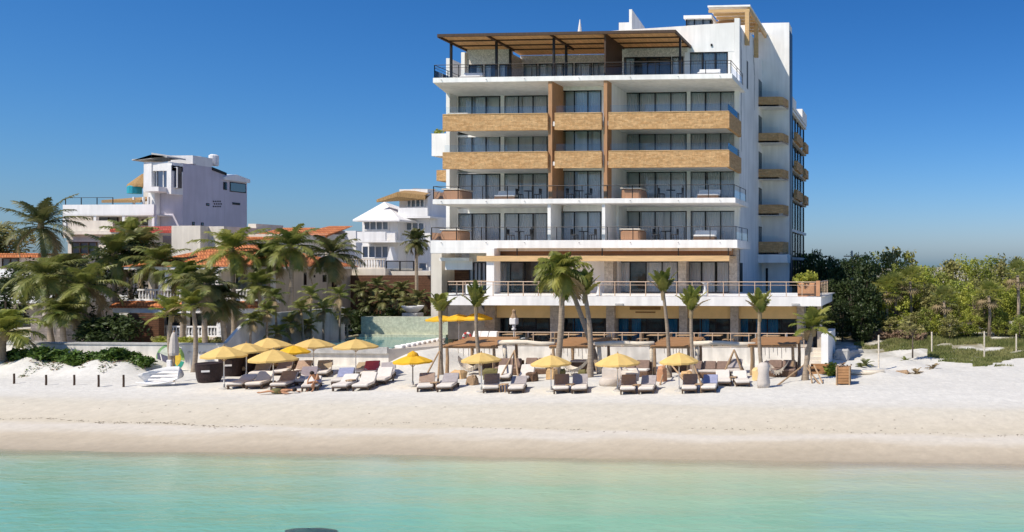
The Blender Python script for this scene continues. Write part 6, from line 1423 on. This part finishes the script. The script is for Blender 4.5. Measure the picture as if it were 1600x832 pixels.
hot_tub('hot tub lid just above the fourth storey stone parapet, left bay', 727, z_s4); hot_tub('hot tub lid just above the fifth storey stone parapet, left bay', 725, z_s5); hot_tub('hot tub lid just above the fourth storey stone parapet, right bay', 990, z_s4)
def daybed(label, px, z_, Yb=64.6, m='white_cloth', w_=1.7):
    x = PX(px, Yb); o = Vector((x,Yb,z_)); t = thing('balcony_daybed', o, label, 'daybed'); world(MB().bev(-w_/2,w_/2,-.4,.4,.0,.3,.04), o).build('base', M['rattan'], t)
    q = MB(); cushion(q, -w_/2, w_/2, (-.4,.302), (.25,.302), .14); cushion(q, -w_/2, w_/2, (.24,.4), (.4,.78), .12); world(q, o).build('cushion', M[m], t)
daybed('white daybed on the second storey balcony, right end', 1102, z_s2); daybed('white daybed on the third storey balcony, right end', 1108, z_s3); daybed('white daybed on the third storey balcony, left bay', 792, z_s3); daybed('white daybed on the top terrace, right end', 1108, z_s6); daybed('white daybed on the top terrace, left end', 738, z_s6)
chair('white chair on the fourth storey middle balcony, left one', PX(902,64.3), 64.3, z_s4, .4, 'white_cloth', None); chair('white chair on the fourth storey middle balcony, right one', PX(926,64.3), 64.3, z_s4, -.4, 'white_cloth', None)
for k, px in enumerate((936, 1102)):
    x = PX(px, 59); t = thing('white_bar_table', (x,59,z_d1), ['white waisted bar table on the deck left of the second column', 'white waisted bar table on the deck at the right'][k], 'table'); MB().lathe([(.24,0),(.20,.1),(.09,.55),(.12,.85),(.3,.98),(.3,1.02)], (x,59,z_d1), 16).build('pedestal', M['white_cloth'], t, True)
x = PX(1261, 59.2); t = thing('terracotta_planter', (x,59.2,z_d1), 'large square terracotta planter with a bushy plant at the right end of the deck', 'planter')
MB().bev(x-.62,x+.62,58.7,59.8,z_d1,z_d1+.95,.06).build('pot', M['terracotta'], t); q = MB(); rng = random.Random(2); crown_clumps(rng, .7,.6,.4,1.25,16,34,.12,q,.22); q.v = [(v[0]+x,v[1]+59.2,v[2]+z_d1) for v in q.v]; q.build('foliage', M['leaf_y'], t)
for k, (px, lab) in enumerate(((645,'left'),(691,'right'))):
    o = P(px, 497, 70.3); o.z = 2.0; t = thing('white_urn', o, 'white bowl planter on a pedestal before the dark planting, %s of two' % lab, 'planter', None)
    MB().bev(o.x-.7,o.x+.7,o.y-.5,o.y+.5,o.z,PZ(px,489,70.3),.05).build('pedestal', M['concrete'], t); MB().lathe([(.35,0),(.75,.35),(.92,.6),(.85,.62),(.6,.45)], (o.x,o.y,PZ(px,489,70.3)), 18).build('bowl', M['white2'], t, True)
# planter ledge plants on the hotel's left face
x = PX(684,70.3); shrub('small plant on the white planter balcony of the hotel left face', 686, 206, 70.3, 16, 8, 'leaf', 360, 'balcony_plant', 'plant', zb=PZ(684,209,69.5)-.03, n=8, nleaf=30, size=.12)
# utility pole behind the wood
p = P(1331, 392, 82); g = gz(p.x, 82); t = thing('utility_pole', (p.x,82,g), 'thin pale utility pole rising out of the dark thicket', 'pole'); MB().tube([(p.x,82,g-.3),(p.x,82,p.z)], [.14,.10], 8).build('shaft', M['concrete'], t); MB().box(p.x-.8,p.x+.8,81.93,82.07,p.z-.6,p.z-.5).build('crossarm', M['old_wood'], t)
# submerged dark rock at the very front of the sea
o = G(482, 832, 0); q = MB(); n = 20; rng = random.Random(6); vs = []
for i in range(6):
    f = i/5
    for j in range(n): a = 2*math.pi*j/n; k = 1+.10*math.sin(3*a)+.06*math.sin(5*a+1)+rng.uniform(-.03,.03); vs.append((1.65*k*math.cos(a)*(1-f**2*.98), .85*k*math.sin(a)*(1-f**2*.98), -.5+.62*f**.6))
q.add(vs, [(i*n+j, i*n+(j+1) % n, (i+1)*n+(j+1) % n, (i+1)*n+j) for i in range(5) for j in range(n)]); o.z = 0.0
M['rock'] = mat('wet_dark_rock', (.045,.075,.085), .35, .3, 3, .5, 8, col2=(.06,.12,.10)); tag(world(q, o).build('wet_rock', M['rock'], None, True), 'dark wet rock just breaking the sea surface at the bottom edge', 'rock')

# ---------------------------------------------------------------- people
def person(label, o, rz, joints, edges, radii, extra, name='person'):
    t = thing(name, o, label, 'person')
    me = bpy.data.meshes.new('body'); c, s = math.cos(rz), math.sin(rz)
    me.from_pydata([(p[0]*c-p[1]*s, p[0]*s+p[1]*c, p[2]) for p in joints], edges, [])
    b = bpy.data.objects.new('body', me); COL.objects.link(b); b.parent = t; me.materials.append(M['skin'])
    sk = b.modifiers.new('skin', 'SKIN'); sk.use_smooth_shade = True
    if not me.skin_vertices: me.attributes  # the skin modifier supplies the layer below
    bm_skin(me, radii)
    sb = b.modifiers.new('smooth', 'SUBSURF'); sb.levels = 1; sb.render_levels = 2
    for nm, m, q in extra: world(q, o, rz).build(nm, M[m], t, True)
    return t
import bmesh
def bm_skin(me, radii):
    bm = bmesh.new(); bm.from_mesh(me); lay = bm.verts.layers.skin.verify(); bm.verts.ensure_lookup_table()
    for i, r_ in enumerate(radii):
        v = bm.verts[i][lay]; v.radius = (r_, r_*.9) if not isinstance(r_, tuple) else r_; v.use_root = (i == 0)
    bm.to_mesh(me); bm.free()
def hand(J, E, Rr, w_, d, sgn):
    """five short finger chains from wrist w_ along direction d"""
    d = Vector(d).normalized(); sd = d.cross(Vector((0,1,0))).normalized(); W = Vector(J[w_])
    pi_ = len(J); J.append(tuple(W+d*.07)); E.append((w_, pi_)); Rr.append((.034,.018))
    for k in range(4):
        a = len(J); off = sd*(.026*(k-1.5)); l = (.075,.085,.08,.062)[k]
        J.append(tuple(W+d*.10+off)); Rr.append(.010); E.append((pi_, a)); J.append(tuple(W+d*(.10+l*.6)+off+Vector((0,.008,0)))); Rr.append(.009); E.append((a, a+1)); J.append(tuple(W+d*(.10+l)+off+Vector((0,.02,-.005)))); Rr.append(.007); E.append((a+1, a+2))
    a = len(J); J.append(tuple(W+d*.05+sd*(.045*sgn))); Rr.append(.012); E.append((w_, a)); J.append(tuple(W+d*.09+sd*(.06*sgn))); Rr.append(.009); E.append((a, a+1))
# seated, bent forward over the knees, head down
J = [(0,.05,.50),(0,-.03,.68),(0,-.16,.86),(0,-.26,.93),(0,-.34,.97),(0,-.42,1.00),
     (-.11,-.02,.48),(-.17,-.42,.50),(-.15,-.46,.10),(-.15,-.60,.04), (.11,-.02,.48),(.17,-.42,.50),(.15,-.46,.10),(.15,-.60,.04),
     (-.20,-.20,.90),(-.24,-.36,.66),(-.15,-.52,.42), (.20,-.20,.90),(.24,-.36,.66),(.15,-.52,.42)]
E = [(0,1),(1,2),(2,3),(3,4),(4,5),(0,6),(6,7),(7,8),(8,9),(0,10),(10,11),(11,12),(12,13),(2,14),(14,15),(15,16),(2,17),(17,18),(18,19)]
Rr = [(.16,.12),(.145,.11),(.16,.11),.06,(.085,.10),(.075,.085),.095,.062,.042,.038,.095,.062,.042,.038,.055,.042,.030,.055,.042,.030]
hand(J, E, Rr, 16, (.1,-.1,-.9), 1); hand(J, E, Rr, 19, (-.1,-.1,-.9), -1)
hair = MB().lathe([(.03,.115),(.085,.08),(.108,.02),(.10,-.05),(.06,-.09)], (0,0,0), 12); hair.rot(Matrix.Translation((0,-.365,1.03)) @ Matrix.Rotation(R(50),4,'X'))
trunks = MB().lathe([(.16,-.09),(.19,0),(.175,.13)], (0,.03,.50), 14)
face = MB().lathe([(.006,0),(.02,.02),(.012,.05)], (0,0,0), 6); face.rot(Matrix.Translation((0,-.475,.95)) @ Matrix.Rotation(R(30),4,'X'))
eyes = MB()
for s_ in (-1,1): eyes.lathe([(.004,-.008),(.012,0),(.004,.008)], (s_*.032,-.497,.985), 6)
ears = MB()
for s_ in (-1,1): ears.lathe([(.006,-.03),(.018,0),(.006,.03)], (s_*.088,-.365,.97), 6)
o = gp(485, 612); o = Vector((o.x, o.y+.52, o.z-.04))
person('tanned dark haired person sitting bent forward at the foot of a cream lounger', o, R(-4), J, E, Rr, [('hair','hair',hair),('swim_shorts','towel_blue',trunks),('nose','skin',face),('eyes','hair',eyes),('ears','skin',ears)])
# lying on the side of the sand, head towards the right
J = [(0,0,.14),(.22,.02,.15),(.44,.03,.16),(.56,.02,.17),(.66,.0,.17),(.74,-.01,.16),
     (-.12,-.06,.13),(-.52,-.10,.16),(-.92,-.16,.09),(-1.02,-.20,.12), (-.12,.07,.13),(-.54,.06,.13),(-.95,.02,.08),(-1.05,0,.11),
     (.42,-.17,.16),(.24,-.32,.10),(.46,-.40,.07), (.42,.20,.16),(.62,.30,.10),(.82,.20,.07)]
E = [(0,1),(1,2),(2,3),(3,4),(4,5),(0,6),(6,7),(7,8),(8,9),(0,10),(10,11),(11,12),(12,13),(2,14),(14,15),(15,16),(2,17),(17,18),(18,19)]
Rr = [(.16,.12),(.145,.11),(.17,.11),.06,(.085,.095),(.075,.085),.09,.060,.042,.036,.09,.060,.042,.036,.052,.040,.030,.052,.040,.030]
hand(J, E, Rr, 16, (1,-.1,-.05), 1); hand(J, E, Rr, 19, (1,-.2,-.05), -1)
hair = MB().lathe([(.03,.115),(.085,.08),(.108,.02),(.10,-.05),(.06,-.09)], (0,0,0), 12); hair.rot(Matrix.Translation((.72,.0,.19)) @ Matrix.Rotation(R(75),4,'Y'))
shorts = MB().tube([(-.36,-.02,.15),(-.12,0,.145),(.10,0,.145)], [.12,.15,.135], 12); 
ears = MB().lathe([(.006,-.03),(.018,0),(.006,.03)], (.66,-.09,.18), 6)
o = gp(437, 616); o.z += .02
person('tanned person in olive shorts lying on the sand below the brown lounger', o, R(14), J, E, Rr, [('hair','hair',hair),('shorts','olive',shorts),('ears','skin',ears)])

# wrack line: specks of dark seaweed left along the edge of the berm
rng = random.Random(31); q = MB()
for k in range(430):
    px = rng.uniform(-40, 1640) if rng.random() < .6 else rng.gauss(230, 90); Y = 37.55+.28*math.sin(px*.011+1)+.16*math.sin(px*.031)+rng.gauss(0,.07)
    if rng.random() < .12: Y += rng.uniform(.3, 2.6)
    x = PX(px, Y); z = gz(x, Y)+.012; a = rng.uniform(0, 3.14); l, w_ = rng.uniform(.02,.09), rng.uniform(.008,.02)
    c, s_ = math.cos(a), math.sin(a); q.add([(x-l*c,Y-l*s_,z),(x+w_*s_,Y-w_*c,z+.012),(x+l*c,Y+l*s_,z),(x-w_*s_,Y+w_*c,z+.012)], [(0,1,2,3)])
M['weed'] = mat('dry_seaweed', (.16,.11,.065), .9, .3, 4)
tag(q.build('seaweed_line', M['weed']), 'thin broken line of dark seaweed specks along the sand', 'seaweed', None, 'stuff')
# wall lamps, vents and drains on the hotel front
for k, (px, py, Y) in enumerate(((1112,71,YC-.02),(1038,66,YC+.02),(1100,108,YC-.02))):
    if k < 2: c = P(px, py, Y); MB().box(c.x-.07,c.x+.07,Y-.09,Y-.001,c.z-.09,c.z+.09).build('wall_lamp', M['metal'], HT)
for px in (690, 760, 820, 905, 985, 1060, 1125):
    for z_ in (z_s2, z_s3, z_s6):
        x = PX(px, YF); MB().tube([(x,YF+.05,z_-.17),(x,YF-.12,z_-.19)], .03, 6).build('drain_spout', M['concrete'], HT)
for px in (1075, 1138):
    c = P(px, 483, 57.98); 
for k, px in enumerate((962, 1237)):
    x0, x1, z0, z1 = rect(px, px+12, 474.5, 477.5, YD-.02); MB().box(x0,x1,YD-.14,YD-.001,z0,z1).build('deck_lamp', M['concrete'], HT)
